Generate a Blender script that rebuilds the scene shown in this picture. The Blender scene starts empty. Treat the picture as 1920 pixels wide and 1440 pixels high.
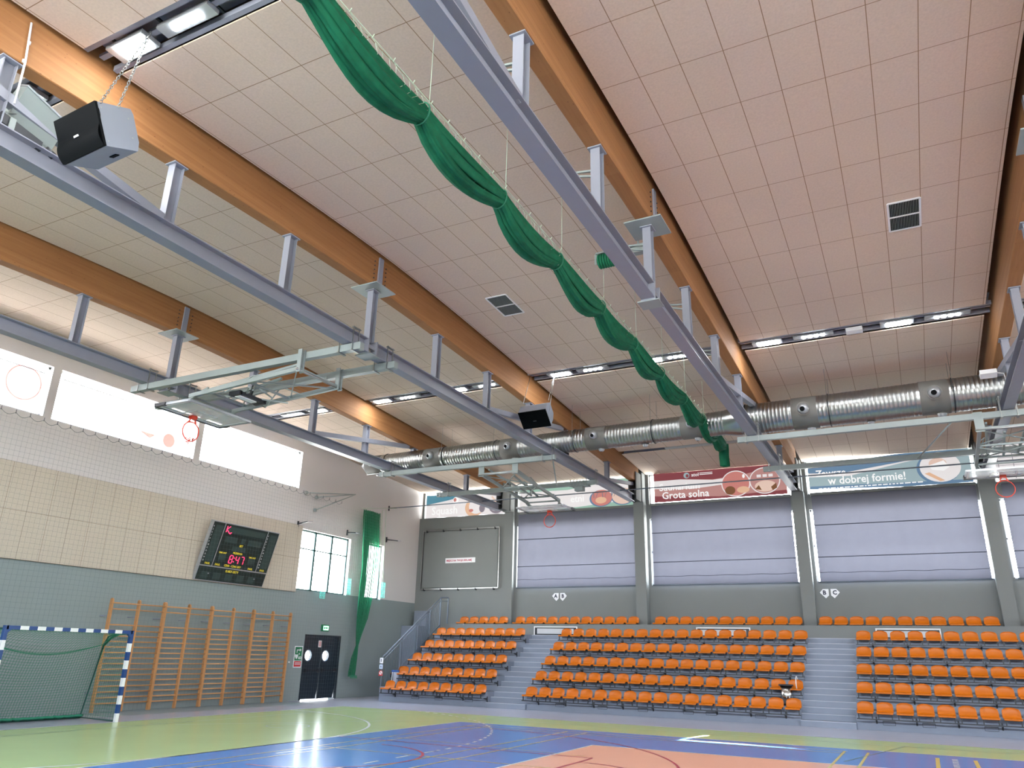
import bpy, math, random
from mathutils import Vector, Matrix
random.seed(4)
S = bpy.context.scene
COL = S.collection
PI = math.pi

# ------------------------------------------------------------------ camera
CAM = Vector((-2.59565, -11.80361, 1.72837)); FPX = 1426.75
def cam_axes(yaw, pitch, roll):
    cy, sy, cp, sp = math.cos(yaw), math.sin(yaw), math.cos(pitch), math.sin(pitch)
    f = Vector((-sy*cp, cy*cp, sp)); r = Vector((cy, sy, 0)); u = r.cross(f)
    cr, sr = math.cos(roll), math.sin(roll)
    return cr*r+sr*u, -sr*r+cr*u, f
CR, CU, CF = cam_axes(0.4808, 0.34213, 0.02454)
cd = bpy.data.cameras.new('camera'); cam = bpy.data.objects.new('camera', cd); COL.objects.link(cam)
cam.matrix_world = Matrix(((CR.x, CU.x, -CF.x, CAM.x), (CR.y, CU.y, -CF.y, CAM.y), (CR.z, CU.z, -CF.z, CAM.z), (0, 0, 0, 1)))
cd.sensor_width = 36; cd.lens = FPX/1920*36; cd.clip_start = .05; cd.clip_end = 300
S.camera = cam

# ------------------------------------------------------------------ world, sun, window portals, exposure
S.view_settings.view_transform = 'Standard'; S.view_settings.look = 'None'
S.view_settings.exposure = 2.6; S.view_settings.gamma = 1.0; S.view_settings.use_curve_mapping = False
SKY = 6.0
W = bpy.data.worlds.new('daylight'); S.world = W; W.use_nodes = True
nt = W.node_tree; nt.nodes.clear()
wo = nt.nodes.new('ShaderNodeOutputWorld'); bg = nt.nodes.new('ShaderNodeBackground')
tc = nt.nodes.new('ShaderNodeTexCoord'); sx = nt.nodes.new('ShaderNodeSeparateXYZ'); rp = nt.nodes.new('ShaderNodeValToRGB')
nt.links.new(tc.outputs['Generated'], sx.inputs[0]); nt.links.new(sx.outputs['Z'], rp.inputs[0])
rp.color_ramp.elements[0].position = 0.0; rp.color_ramp.elements[0].color = (.80, .82, .80, 1)
rp.color_ramp.elements[1].position = 0.5; rp.color_ramp.elements[1].color = (.62, .78, 1.0, 1)
e = rp.color_ramp.elements.new(.08); e.color = (.92, .97, 1, 1)
nt.links.new(rp.outputs[0], bg.inputs[0]); bg.inputs[1].default_value = SKY
nt.links.new(bg.outputs[0], wo.inputs[0])

def add_sun(direction, power, angle=.5):
    l = bpy.data.lights.new('sun', 'SUN'); l.energy = power; l.angle = math.radians(angle); l.color = (1, .96, .9)
    o = bpy.data.objects.new('sun', l); COL.objects.link(o)
    o.rotation_euler = Vector(direction).to_track_quat('-Z', 'Y').to_euler()
add_sun((-.25, -1.304, -1.0), 22.0)

def portal(c, sx_, sy_, n):
    l = bpy.data.lights.new('window_portal', 'AREA'); l.shape = 'RECTANGLE'; l.size = sx_; l.size_y = sy_
    l.cycles.is_portal = True
    o = bpy.data.objects.new('window_portal', l); COL.objects.link(o); o.location = c
    o.rotation_euler = Vector(n).to_track_quat('-Z', 'Y').to_euler()

# ------------------------------------------------------------------ materials
MATS = {}
def nodes_of(m): return m.node_tree.nodes, m.node_tree.links
def mat(name, col, rough=.6, metal=0.0, var=.06, scale=6.0, bump=0.0, coat=0.0, spec=.5, emit=None, estr=0, trans=0.0, alpha=1.0):
    m = bpy.data.materials.new(name); m.use_nodes = True; N, L = nodes_of(m)
    b = N['Principled BSDF']
    b.inputs['Roughness'].default_value = rough; b.inputs['Metallic'].default_value = metal
    b.inputs['Specular IOR Level'].default_value = spec; b.inputs['Coat Weight'].default_value = coat
    tcn = N.new('ShaderNodeTexCoord'); nz = N.new('ShaderNodeTexNoise'); nz.inputs['Scale'].default_value = scale; nz.inputs['Detail'].default_value = 4
    L.new(tcn.outputs['Object'], nz.inputs['Vector'])
    mx = N.new('ShaderNodeMix'); mx.data_type = 'RGBA'
    mx.inputs[6].default_value = tuple(max(0, c*(1-var)) for c in col)+(1,)
    mx.inputs[7].default_value = tuple(min(1, c*(1+var)) for c in col)+(1,)
    L.new(nz.outputs['Fac'], mx.inputs[0]); L.new(mx.outputs[2], b.inputs['Base Color'])
    if bump:
        bp = N.new('ShaderNodeBump'); bp.inputs['Strength'].default_value = bump; L.new(nz.outputs['Fac'], bp.inputs['Height']); L.new(bp.outputs[0], b.inputs['Normal'])
    if emit: b.inputs['Emission Color'].default_value = emit+(1,); b.inputs['Emission Strength'].default_value = estr
    if alpha < 1: b.inputs['Alpha'].default_value = alpha
    if trans > 0:
        t = N.new('ShaderNodeBsdfTranslucent'); L.new(mx.outputs[2], t.inputs[0])
        ms = N.new('ShaderNodeMixShader'); ms.inputs[0].default_value = trans
        L.new(b.outputs[0], ms.inputs[1]); L.new(t.outputs[0], ms.inputs[2]); L.new(ms.outputs[0], N['Material Output'].inputs[0])
    m['mix'] = mx.name
    MATS[name] = m
    return m

def math_node(N, L, op, a, b=None, c=None):
    n = N.new('ShaderNodeMath'); n.operation = op
    for i, v in enumerate((a, b, c)):
        if v is None: continue
        if isinstance(v, (int, float)): n.inputs[i].default_value = v
        else: L.new(v, n.inputs[i])
    return n.outputs[0]

def grid_mat(name, col, line, ax, px, phx, ay, py, phy, lw, rough=.9, speck=.14):
    """board material: speckled face with thin joint lines at a regular spacing in object coordinates"""
    m = mat(name, col, rough, var=speck, scale=30, bump=.15); N, L = nodes_of(m)
    t = N.new('ShaderNodeTexCoord'); s = N.new('ShaderNodeSeparateXYZ'); L.new(t.outputs['Object'], s.inputs[0])
    def edge(o, p, ph):
        f = math_node(N, L, 'FRACT', math_node(N, L, 'DIVIDE', math_node(N, L, 'SUBTRACT', o, ph), p))
        d = math_node(N, L, 'ABSOLUTE', math_node(N, L, 'SUBTRACT', f, .5))
        return math_node(N, L, 'GREATER_THAN', d, .5-lw/p)
    k = math_node(N, L, 'MAXIMUM', edge(s.outputs[ax], px, phx), edge(s.outputs[ay], py, phy))
    fine = N.new('ShaderNodeTexNoise'); fine.inputs['Scale'].default_value = 9; L.new(t.outputs['Object'], fine.inputs['Vector'])
    big = N.new('ShaderNodeTexNoise'); big.inputs['Scale'].default_value = .5; L.new(t.outputs['Object'], big.inputs['Vector'])
    base = N[m['mix']].outputs[2]
    b2 = N.new('ShaderNodeMix'); b2.data_type = 'RGBA'; b2.blend_type = 'MULTIPLY'; b2.inputs[0].default_value = .12
    L.new(base, b2.inputs[6]); L.new(big.outputs['Fac'], b2.inputs[7])
    mx = N.new('ShaderNodeMix'); mx.data_type = 'RGBA'; L.new(k, mx.inputs[0]); L.new(b2.outputs[2], mx.inputs[6]); mx.inputs[7].default_value = line+(1,)
    L.new(mx.outputs[2], N['Principled BSDF'].inputs['Base Color'])
    return m

def split_z(name, low, high, zc, rough=.85):
    m = mat(name, low, rough, var=.05, scale=1.2); N, L = nodes_of(m)
    t = N.new('ShaderNodeTexCoord'); s = N.new('ShaderNodeSeparateXYZ'); L.new(t.outputs['Object'], s.inputs[0])
    k = math_node(N, L, 'GREATER_THAN', s.outputs[2], zc)
    mx = N.new('ShaderNodeMix'); mx.data_type = 'RGBA'; L.new(k, mx.inputs[0]); L.new(N[m['mix']].outputs[2], mx.inputs[6]); mx.inputs[7].default_value = high+(1,)
    L.new(mx.outputs[2], N['Principled BSDF'].inputs['Base Color'])
    return m

def wood_mat(name, c1, c2, along, lam=.045, knots=True, rough=.75):
    m = mat(name, c1, rough, var=.1, scale=3); N, L = nodes_of(m)
    t = N.new('ShaderNodeTexCoord'); mp = N.new('ShaderNodeMapping'); L.new(t.outputs['Object'], mp.inputs[0])
    sc = [14, 14, 14]; sc[along] = .7; mp.inputs['Scale'].default_value = sc
    g = N.new('ShaderNodeTexNoise'); g.inputs['Scale'].default_value = 1.6; g.inputs['Detail'].default_value = 6; L.new(mp.outputs[0], g.inputs['Vector'])
    s = N.new('ShaderNodeSeparateXYZ'); L.new(t.outputs['Object'], s.inputs[0])
    lay = math_node(N, L, 'FLOOR', math_node(N, L, 'DIVIDE', s.outputs[2], lam))
    wn = N.new('ShaderNodeTexWhiteNoise'); wn.noise_dimensions = '1D'; L.new(lay, wn.inputs['W'])
    f = math_node(N, L, 'ADD', math_node(N, L, 'MULTIPLY', g.outputs['Fac'], .75), math_node(N, L, 'MULTIPLY', wn.outputs['Value'], .28))
    mx = N.new('ShaderNodeMix'); mx.data_type = 'RGBA'; L.new(f, mx.inputs[0]); mx.inputs[6].default_value = c1+(1,); mx.inputs[7].default_value = c2+(1,)
    out = mx.outputs[2]
    if knots:
        v = N.new('ShaderNodeTexVoronoi'); mp2 = N.new('ShaderNodeMapping'); sc2 = [2.5, 2.5, 2.5]; sc2[along] = 1.1; mp2.inputs['Scale'].default_value = sc2
        L.new(t.outputs['Object'], mp2.inputs[0]); L.new(mp2.outputs[0], v.inputs['Vector'])
        k = math_node(N, L, 'LESS_THAN', v.outputs['Distance'], .075)
        m2 = N.new('ShaderNodeMix'); m2.data_type = 'RGBA'; L.new(math_node(N, L, 'MULTIPLY', k, .7), m2.inputs[0]); L.new(out, m2.inputs[6]); m2.inputs[7].default_value = (.11, .04, .012, 1)
        out = m2.outputs[2]
    L.new(out, N['Principled BSDF'].inputs['Base Color'])
    return m

M_CEIL = grid_mat('wood_wool_panel', (.67, .54, .44), (.27, .17, .10), 0, .61, -5.82, 1, 1.23, .72, .006)
M_WPAN = grid_mat('acoustic_wall_panel', (.56, .49, .40), (.26, .19, .14), 1, .593, .02, 2, 1.21, 3.74, .005)
M_DECK = grid_mat('corrugated_deck', (.13, .10, .08), (.34, .30, .26), 1, .28, 0, 0, 50, 3, .05, rough=.5)
M_GLU = wood_mat('glulam', (.40, .185, .065), (.25, .102, .032), 1)
M_WOOD = wood_mat('wall_bar_wood', (.60, .30, .12), (.47, .21, .075), 2, lam=9, knots=False, rough=.45)
M_STEEL = mat('painted_steel', (.25, .26, .31), .38, var=.05, spec=.5)
M_LSTEEL = mat('pale_painted_steel', (.27, .31, .305), .4, var=.05)
M_GALV = mat('galvanised', (.36, .37, .365), .34, metal=1.0, var=.12, scale=5)
M_DUCTCAP = mat('duct_fitting', (.16, .155, .145), .6, metal=.2, var=.06)
M_WL = split_z('left_wall_paint', (.25, .29, .29), (.62, .585, .575), 3.85)
M_WF = mat('far_wall_paint', (.19, .20, .197), .85, var=.05, scale=1.5)
M_WHITE = mat('white_paint', (.7, .7, .7), .6, var=.02)
M_CONC = mat('terrace_paint', (.22, .25, .315), .6, var=.12, scale=2.0)
M_NOSE = mat('step_nosing', (.40, .42, .50), .6, var=.05)
M_SEAT = mat('orange_plastic', (.54, .135, .004), .38, var=.03, spec=.3)
M_BLACK = mat('black_metal', (.018, .02, .026), .45, var=.1)
M_DARK = mat('dark_grille', (.003, .004, .005), .7, var=.1, spec=.1)
M_SPK = mat('speaker_grey', (.25, .275, .33), .4, var=.04)
M_RAIL = mat('railing_steel', (.16, .19, .235), .35, metal=.3, var=.05)
M_RED = mat('hoop_red', (.65, .05, .02), .4)
M_BOARD = mat('backboard_glass', (.62, .68, .72), .3, alpha=.4, var=.02)
M_BLUE = mat('goal_blue', (.012, .055, .20), .35)
M_GWHITE = mat('goal_white', (.80, .80, .80), .35)
M_GNET = mat('green_net_cord', (.02, .20, .11), .7)
M_CURT = mat('green_curtain', (.006, .19, .09), .75, var=.45, scale=6, trans=.3)
M_CCORD = mat('pale_cord', (.42, .52, .40), .6)
M_WNET = mat('wall_net_cord', (.13, .17, .18), .8)
M_HOOK = mat('hook', (.08, .07, .08), .6)
M_WFRAME = mat('window_frame_green', (.02, .07, .065), .5)
M_PVC = mat('white_window_frame', (.75, .78, .8), .5)
M_DOOR = mat('dark_door', (.012, .02, .03), .35, var=.15)
M_BLIND = mat('blind_fabric', (.135, .138, .175), .8, var=.06, scale=3, trans=.10)
M_SEAM = mat('blind_seam', (.03, .035, .06), .7)
M_CHROME = mat('brushed_steel_bin', (.55, .54, .52), .22, metal=1, var=.1)
M_BAG = mat('bin_bag', (.55, .58, .68), .5, trans=.3)
M_BLUEP = mat('blue_plastic', (.01, .10, .45), .4)
M_YEL = mat('yellow_mark', (.70, .55, .03), .5, emit=(.7, .55, .03), estr=.05)
M_LEDOFF = mat('display_black', (.010, .022, .020), .35, var=.3, scale=3)
M_LEDCELL = mat('display_segment_off', (.03, .055, .05), .4)
M_LEDRED = mat('display_red', (1, .03, .08), .4, emit=(1, .03, .10), estr=.6)
M_LAMP = mat('lamp_lens', (1, 1, 1), .3, emit=(.93, .97, 1.0), estr=20)
M_SPOT = mat('spot_lens', (1, 1, 1), .3, emit=(.93, .97, 1.0), estr=9)
M_ALU = mat('lamp_housing', (.45, .47, .5), .35, metal=.6)
M_SIGNG = mat('safety_green', (.01, .17, .07), .5)
M_EXIT = mat('exit_green', (.1, .7, .3), .5, emit=(.35, 1.0, .5), estr=.5)
M_SIGNR = mat('safety_red', (.55, .03, .03), .5)
M_SIGNW = mat('sign_white', (.8, .8, .82), .5)
M_INK = mat('sign_ink', (.02, .02, .05), .5)
M_INKRED = mat('sign_ink_red', (.45, .02, .08), .5)

# ------------------------------------------------------------------ mesh helpers
class MB:
    def __init__(s): s.v = []; s.f = []; s.m = []; s.sm = []
    def add(s, vs, fs, mi=0, smooth=False):
        o = len(s.v); s.v += [tuple(p) for p in vs]
        for f in fs: s.f.append(tuple(i+o for i in f)); s.m.append(mi); s.sm.append(smooth)
    def box(s, x0, x1, y0, y1, z0, z1, mi=0):
        vs = [(x, y, z) for z in (z0, z1) for y in (y0, y1) for x in (x0, x1)]
        s.add(vs, [(0, 2, 3, 1), (4, 5, 7, 6), (0, 1, 5, 4), (2, 6, 7, 3), (0, 4, 6, 2), (1, 3, 7, 5)], mi)
    def obox(s, c, ax, ay, az, mi=0):
        c = Vector(c); ax, ay, az = Vector(ax), Vector(ay), Vector(az)
        vs = [c+ax*i+ay*j+az*k for k in (-1, 1) for j in (-1, 1) for i in (-1, 1)]
        s.add(vs, [(0, 2, 3, 1), (4, 5, 7, 6), (0, 1, 5, 4), (2, 6, 7, 3), (0, 4, 6, 2), (1, 3, 7, 5)], mi)
    def bar(s, p, q, w, h, up=(0, 0, 1), mi=0):
        p, q = Vector(p), Vector(q); d = (q-p).normalized(); u = Vector(up)
        r = d.cross(u)
        if r.length < 1e-4: r = d.cross(Vector((0, 1, 0)))
        r.normalize(); u = r.cross(d).normalized()
        s.obox((p+q)/2, (q-p)/2, r*w/2, u*h/2, mi)
    def tube(s, pts, r, n=8, mi=0, cap=True, closed=False):
        pts = [Vector(p) for p in pts]; R = r if isinstance(r, (list, tuple)) else [r]*len(pts)
        base = len(s.v); prev = None; m = len(pts)
        for i, p in enumerate(pts):
            if closed: d = pts[(i+1) % m]-pts[i-1]
            else: d = pts[min(i+1, m-1)]-pts[max(i-1, 0)]
            d.normalize()
            if prev is None:
                a = Vector((0, 0, 1)) if abs(d.z) < .9 else Vector((1, 0, 0)); u = d.cross(a).normalized()
            else: u = (prev-d*prev.dot(d)).normalized()
            prev = u; w = d.cross(u)
            for k in range(n):
                t = 2*PI*k/n; s.v.append(tuple(p+(u*math.cos(t)+w*math.sin(t))*R[i]))
        seg = m if closed else m-1
        for i in range(seg):
            a = base+i*n; b = base+((i+1) % m)*n
            for k in range(n):
                s.f.append((a+k, a+(k+1) % n, b+(k+1) % n, b+k)); s.m.append(mi); s.sm.append(n > 4)
        if cap and not closed:
            s.f.append(tuple(base+k for k in reversed(range(n)))); s.m.append(mi); s.sm.append(False)
            s.f.append(tuple(base+(m-1)*n+k for k in range(n))); s.m.append(mi); s.sm.append(False)
    def ibeam(s, p, q, w, h, t=.014, up=(0, 0, 1), mi=0):
        p, q = Vector(p), Vector(q); d = (q-p).normalized(); u = Vector(up); r = d.cross(u)
        if r.length < 1e-4: u = Vector((0, 1, 0)); r = d.cross(u)
        r.normalize(); u = r.cross(d).normalized()
        L = (q-p)/2; c = (p+q)/2
        s.obox(c+u*(h/2-t/2), L, r*w/2, u*t/2, mi); s.obox(c-u*(h/2-t/2), L, r*w/2, u*t/2, mi)
        s.obox(c, L, r*t/2, u*(h/2-t), mi)
    def grid(s, P, mi=0, smooth=True, flip=False):
        n, k = len(P), len(P[0]); o = len(s.v)
        for row in P:
            for p in row: s.v.append(tuple(p))
        for i in range(n-1):
            for j in range(k-1):
                f = (o+i*k+j, o+i*k+j+1, o+(i+1)*k+j+1, o+(i+1)*k+j)
                s.f.append(f[::-1] if flip else f); s.m.append(mi); s.sm.append(smooth)
    def poly(s, pts, mi=0): s.add(pts, [tuple(range(len(pts)))], mi)
    def prism(s, pts, off, mi=0):
        n = len(pts); off = Vector(off); vs = [Vector(p) for p in pts]+[Vector(p)+off for p in pts]
        s.add(vs, [tuple(reversed(range(n))), tuple(range(n, 2*n))]+[(i, (i+1) % n, n+(i+1) % n, n+i) for i in range(n)], mi)
    def disc(s, c, n, r, mi=0, k=24, r2=None, th=0):
        c = Vector(c); n = Vector(n).normalized(); a = Vector((0, 0, 1)) if abs(n.z) < .9 else Vector((1, 0, 0)); u = n.cross(a).normalized(); w = n.cross(u)
        ring = [c+(u*math.cos(2*PI*i/k)+w*math.sin(2*PI*i/k))*r for i in range(k)]
        if r2 is None: s.add(ring, [tuple(range(k))], mi)
        else:
            r_ = [c+(u*math.cos(2*PI*i/k)+w*math.sin(2*PI*i/k))*r2 for i in range(k)]
            s.add(ring+r_, [(i, (i+1) % k, k+(i+1) % k, k+i) for i in range(k)], mi)
    def build(s, name, mats, parent=None, **props):
        me = bpy.data.meshes.new(name); me.from_pydata(s.v, [], s.f)
        if not isinstance(mats, (list, tuple)): mats = [mats]
        for m in mats: me.materials.append(m)
        me.polygons.foreach_set('material_index', s.m); me.polygons.foreach_set('use_smooth', s.sm); me.update()
        o = bpy.data.objects.new(name, me); COL.objects.link(o)
        if parent: o.parent = parent
        for k, v in props.items(): o[k] = v
        return o
def shift(mb, v):
    mb.v = [(p[0]-v[0], p[1]-v[1], p[2]-v[2]) for p in mb.v]; return mb
def tag(o, label, cat, group=None, kind=None):
    o['label'] = label; o['category'] = cat
    if group: o['group'] = group
    if kind: o['kind'] = kind
    return o
def empty(name, loc, label, cat, group=None):
    o = bpy.data.objects.new(name, None); COL.objects.link(o); o.location = loc; o.empty_display_size = .1
    return tag(o, label, cat, group)
def struct(mb, name, mats): return mb.build(name, mats, kind='structure')
def part(mb, name, mats, root, **pr):
    """mesh given in world coordinates, parented to an unrotated root"""
    p = Vector((0, 0, 0)); r = root
    while r: p = p+Vector(r.location); r = r.parent
    return shift(mb, p).build(name, mats, root, **pr)
def copy_tree(o, parent=None):
    c = o.copy(); COL.objects.link(c)
    if parent: c.parent = parent
    for ch in list(o.children): copy_tree(ch, c)
    return c
def text_part(body, size, origin, right, up, m, root, name='lettering', align='LEFT', bold=0.0, sx=1.0, depth=.002):
    cu = bpy.data.curves.new(name, 'FONT'); cu.body = body; cu.size = size; cu.align_x = align; cu.offset = bold; cu.extrude = depth; cu.resolution_u = 2
    to = bpy.data.objects.new('tmp', cu); COL.objects.link(to)
    dg = bpy.context.evaluated_depsgraph_get(); me = bpy.data.meshes.new_from_object(to.evaluated_get(dg))
    bpy.data.objects.remove(to)
    right, up = Vector(right).normalized(), Vector(up).normalized(); n = right.cross(up)
    p = Vector((0, 0, 0)); r = root
    while r: p = p+Vector(r.location); r = r.parent
    o_ = Vector(origin)-p
    for v in me.vertices:
        c = v.co.copy(); v.co = o_+right*c.x*sx+up*c.y+n*c.z
    me.materials.clear(); me.materials.append(m)
    o = bpy.data.objects.new(name, me); COL.objects.link(o); o.parent = root
    return o

# ------------------------------------------------------------------ measures of the hall
XL, XR, YN, YF = -23.0, 23.0, -14.0, 18.25
def z_ceil(y): return 9.87-.06*(math.sqrt(y*y+9)-3)
def z_beam(y): return 9.12-.042*(math.sqrt(y*y+4)-2)
BEAMS = [-18.25, -12.2, -6.05, 0.0, 6.1, 12.2, 18.3]
BAYNAMES = ['over the left end wall', 'second from the left wall', 'over the middle', 'over the right stand block', '', '', '', '']

# ------------------------------------------------------------------ walls with openings
def wall_cells(mb, ax, c0, c1, u0, u1, v0, v1, holes, mi=0):
    us = sorted({u0, u1, *[h[i] for h in holes for i in (0, 1)]}); vs = sorted({v0, v1, *[h[i] for h in holes for i in (2, 3)]})
    for i in range(len(us)-1):
        run = None
        for j in range(len(vs)-1):
            um, vm = (us[i]+us[i+1])/2, (vs[j]+vs[j+1])/2
            solid = not any(h[0] < um < h[1] and h[2] < vm < h[3] for h in holes)
            if solid: run = (run[0], vs[j+1]) if run else (vs[j], vs[j+1])
            if (not solid or j == len(vs)-2) and run:
                if ax == 'x': mb.box(c0, c1, us[i], us[i+1], run[0], run[1], mi)
                else: mb.box(us[i], us[i+1], c0, c1, run[0], run[1], mi)
                run = None

hl = [(-10.2, -5.2, 7.53, 8.95), (-4.95, -.11, 7.53, 8.95), (.13, 4.95, 7.51, 8.95), (5.2, 9.96, 7.53, 8.95),
      (10.38, 13.34, 3.83, 6.07), (14.53, 15.62, 3.82, 6.08), (11.2, 13.25, 0, 2.28)]
w = MB(); wall_cells(w, 'x', XL-.35, XL, YN-.4, 19.0, -.02, 11.0, hl); struct(w, 'wall_left', M_WL)
for h in hl[:6]: portal((XL-.36, (h[0]+h[1])/2, (h[2]+h[3])/2), h[1]-h[0], h[3]-h[2], (1, 0, 0))
hr = [(-9, -4, 7.5, 8.95), (-3.6, 1.4, 7.5, 8.95), (1.8, 6.8, 7.5, 8.95), (7.2, 12.2, 7.5, 8.95)]
w = MB(); wall_cells(w, 'x', XR, XR+.35, YN-.4, 19.0, -.02, 11.0, hr); struct(w, 'wall_right', M_WL)
for h in hr: portal((XR+.36, (h[0]+h[1])/2, (h[2]+h[3])/2), h[1]-h[0], h[3]-h[2], (-1, 0, 0))
hn = [(BEAMS[i]+.3, BEAMS[i+1]-.3, 6.6, 8.8) for i in range(6)]
w = MB(); wall_cells(w, 'y', YN-.35, YN, XL-.35, XR+.35, -.02, 11.0, hn); struct(w, 'wall_near', M_WF)
for h in hn: portal(((h[0]+h[1])/2, YN-.36, (h[2]+h[3])/2), h[1]-h[0], h[3]-h[2], (0, 1, 0))
# far wall: leftmost bay is solid up to the banner; the others have a big window and a banner window
YW = 18.42
hf = [(-22.88, -18.47, 7.69, 8.93)]
for i in range(6): hf += [(BEAMS[i]+.33, BEAMS[i+1]-.15, 4.46, 7.1), (BEAMS[i]+.33, BEAMS[i+1]-.15, 7.66, 8.93)]
hf += [(18.6, 22.6, 7.66, 8.93), (-5.6, -2.6, 8.9, 9.25)]  # last hole is an added slot above the ceiling edge to admit sun
w = MB(); wall_cells(w, 'y', YW, YW+.3, XL-.35, XR+.35, -.02, 11.0, hf)
w.box(XL, -18.47, YF, YW, 0, 7.69)
struct(w, 'wall_far', M_WF)
for h in hf[1:-1]: portal(((h[0]+h[1])/2, YW+.31, (h[2]+h[3])/2), h[1]-h[0], h[3]-h[2], (0, -1, 0))
# columns
for i, x in enumerate(BEAMS):
    w = MB(); w.box(x-.21, x+.22, 18.0 if i else YF-.02, YW, 0, 7.72); struct(w, 'trim_%d' % (i+1), M_WF)

# added unseen slab outside the far wall: blocks sun except through one opening
w = MB()
for x0, x1, y0, y1 in ((-24, -5.5, 18.75, 27), (-2.2, 24, 18.75, 27), (-5.5, -2.2, 21.6, 27), (-5.5, -2.2, 18.75, 19.15)): w.box(x0, x1, y0, y1, 9.7, 9.85)
struct(w, 'trim_8', M_WF)

# ------------------------------------------------------------------ ceiling
def arch_strip(mb, x0, x1, y0, y1, off, th, n=10, mi=0):
    for k in range(n):
        a = y0+(y1-y0)*k/n; b = y0+(y1-y0)*(k+1)/n
        za, zb = z_ceil(a)+off, z_ceil(b)+off
        vs = [(x0, a, za), (x1, a, za), (x1, b, zb), (x0, b, zb)]; vs += [(p[0], p[1], p[2]+th) for p in vs]
        mb.add(vs, [(0, 3, 2, 1), (4, 5, 6, 7), (0, 1, 5, 4), (1, 2, 6, 5), (2, 3, 7, 6), (3, 0, 4, 7)], mi)
edges = [XL]+BEAMS+[XR]
for i in range(len(edges)-1):
    x0 = edges[i]+(.24 if i else .0); x1 = edges[i+1]-(.28 if i < len(edges)-2 else 0)
    w = MB()
    if i == 2: segs = [(YN, -7.08), (-6.48, 7.2), (7.82, 15.1), (15.45, 18.42)]
    else: segs = [(YN, -7.08), (-6.48, 7.2), (7.82, 18.42)]
    for a, b in segs: arch_strip(w, x0, x1, a, b, 0, .025, n=max(3, int((b-a)*1.2)))
    struct(w, 'ceiling', M_CEIL)
w = MB(); arch_strip(w, XL-.3, XR+.3, YN-.3, 19.0, .62, .12, n=40)
for k in range(110):                                                # deck ribs seen through the gaps beside the beams
    y = -13.8+k*.3
    w.box(XL, XR, y, y+.08, z_ceil(y)+.56, z_ceil(y)+.63)
struct(w, 'ceiling', M_DECK)

# ------------------------------------------------------------------ floor with its painted courts
C_GREY = mat('floor_grey', (.46, .47, .56), .2, var=.04, scale=1.2, spec=.10)
C_GREEN = mat('floor_green', (.46, .60, .28), .19, var=.07, scale=.8, spec=.10)
C_BLUE = mat('floor_blue', (.085, .25, .62), .19, var=.08, scale=.8, spec=.10)
C_ORG = mat('floor_orange', (.86, .46, .33), .2, var=.05, scale=.8, spec=.10)
C_LW = mat('line_white', (.66, .70, .68), .3); C_LY = mat('line_yellow', (.62, .48, .10), .3); C_LR = mat('line_red', (.42, .03, .07), .3); C_LG = mat('line_dark', (.10, .19, .12), .3)
C_STRIP = mat('floor_border_mat', (.26, .32, .35), .5, var=.1)
w = MB()
w.box(XL-.4, XR+.4, YN-.4, YW+.4, -.2, 0, 0)
def flat(x0, x1, y0, y1, z, mi): w.poly([(x0, y0, z), (x1, y0, z), (x1, y1, z), (x0, y1, z)], mi)
flat(-20, 20, -10, 10, .001, 1); flat(-14, 14, -7.5, 7.5, .002, 2); flat(-9, 9, -4.5, 4.5, .003, 3)
flat(XL, -21.5, YN, 10.35, .001, 8)
LZ = .0045
def line(p, q, wd, mi, z=LZ):
    p, q = Vector((p[0], p[1], z)), Vector((q[0], q[1], z)); d = (q-p).normalized(); r = Vector((-d.y, d.x, 0))*wd/2
    w.poly([p-r, q-r, q+r, p+r], mi)
def arc(cx, cy, r, a0, a1, wd, mi, n=28, z=LZ, dash=False):
    for k in range(n):
        if dash and k % 2: continue
        t0, t1 = math.radians(a0+(a1-a0)*k/n), math.radians(a0+(a1-a0)*(k+1)/n)
        P = [(cx+(r+s)*math.cos(t), cy+(r+s)*math.sin(t), z) for t, s in ((t0, -wd/2), (t0, wd/2), (t1, wd/2), (t1, -wd/2))]
        w.poly(P[::-1] if wd < 0 else P, mi)
line((-14, -7.5), (-14, 7.5), .05, 4); line((-14, 7.5), (14, 7.5), .05, 4); line((-9, -4.5), (-9, 4.5), .05, 4, .005); line((-9, 4.5), (9, 4.5), .05, 4, .005)
line((-20, -10), (-20, 10), .05, 4); line((-20, 10), (20, 10), .05, 4)
line((-14, -1.5), (-14, 1.5), .06, 4)
arc(-20, 1.5, 6, 0, 90, .06, 4); arc(-20, -1.5, 6, 0, -90, .06, 4)
arc(-20, 1.5, 9, 0, 71, .06, 4, n=49, dash=True, z=.005); arc(-20, -1.5, 9, 0, -71, .06, 4, n=49, dash=True, z=.005)
for k in range(4): line((-11, -1.5+k*.9), (-11, -1.1+k*.9), .06, 4, .005)
line((-13, -.5), (-13, .5), .06, 4)
# badminton courts: yellow pairs of lines
for x in (-13.2, -12.75, -10.6, -10.1): line((x, -7), (x, 6.95), .04, 5, .0055)
for y in (6.95, 6.49, 0.8): line((-13.2, y), (-4.3, y), .04, 5, .0055)
for x in (-4.35, -3.9, 2.1, 2.55): line((x, -7), (x, 6.95), .05, 5, .0055)
line((-13.2, 3.1), (-8.4, 2.6), .03, 5, .0055)
for k in range(7): line((-2.35+.0, 5.2+k*.25), (-2.35, 5.32+k*.25), .10, 4, .0056)
for x in (-2.65, -2.0): line((x, 4.7), (x, 6.9), .07, 5, .0057)
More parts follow.
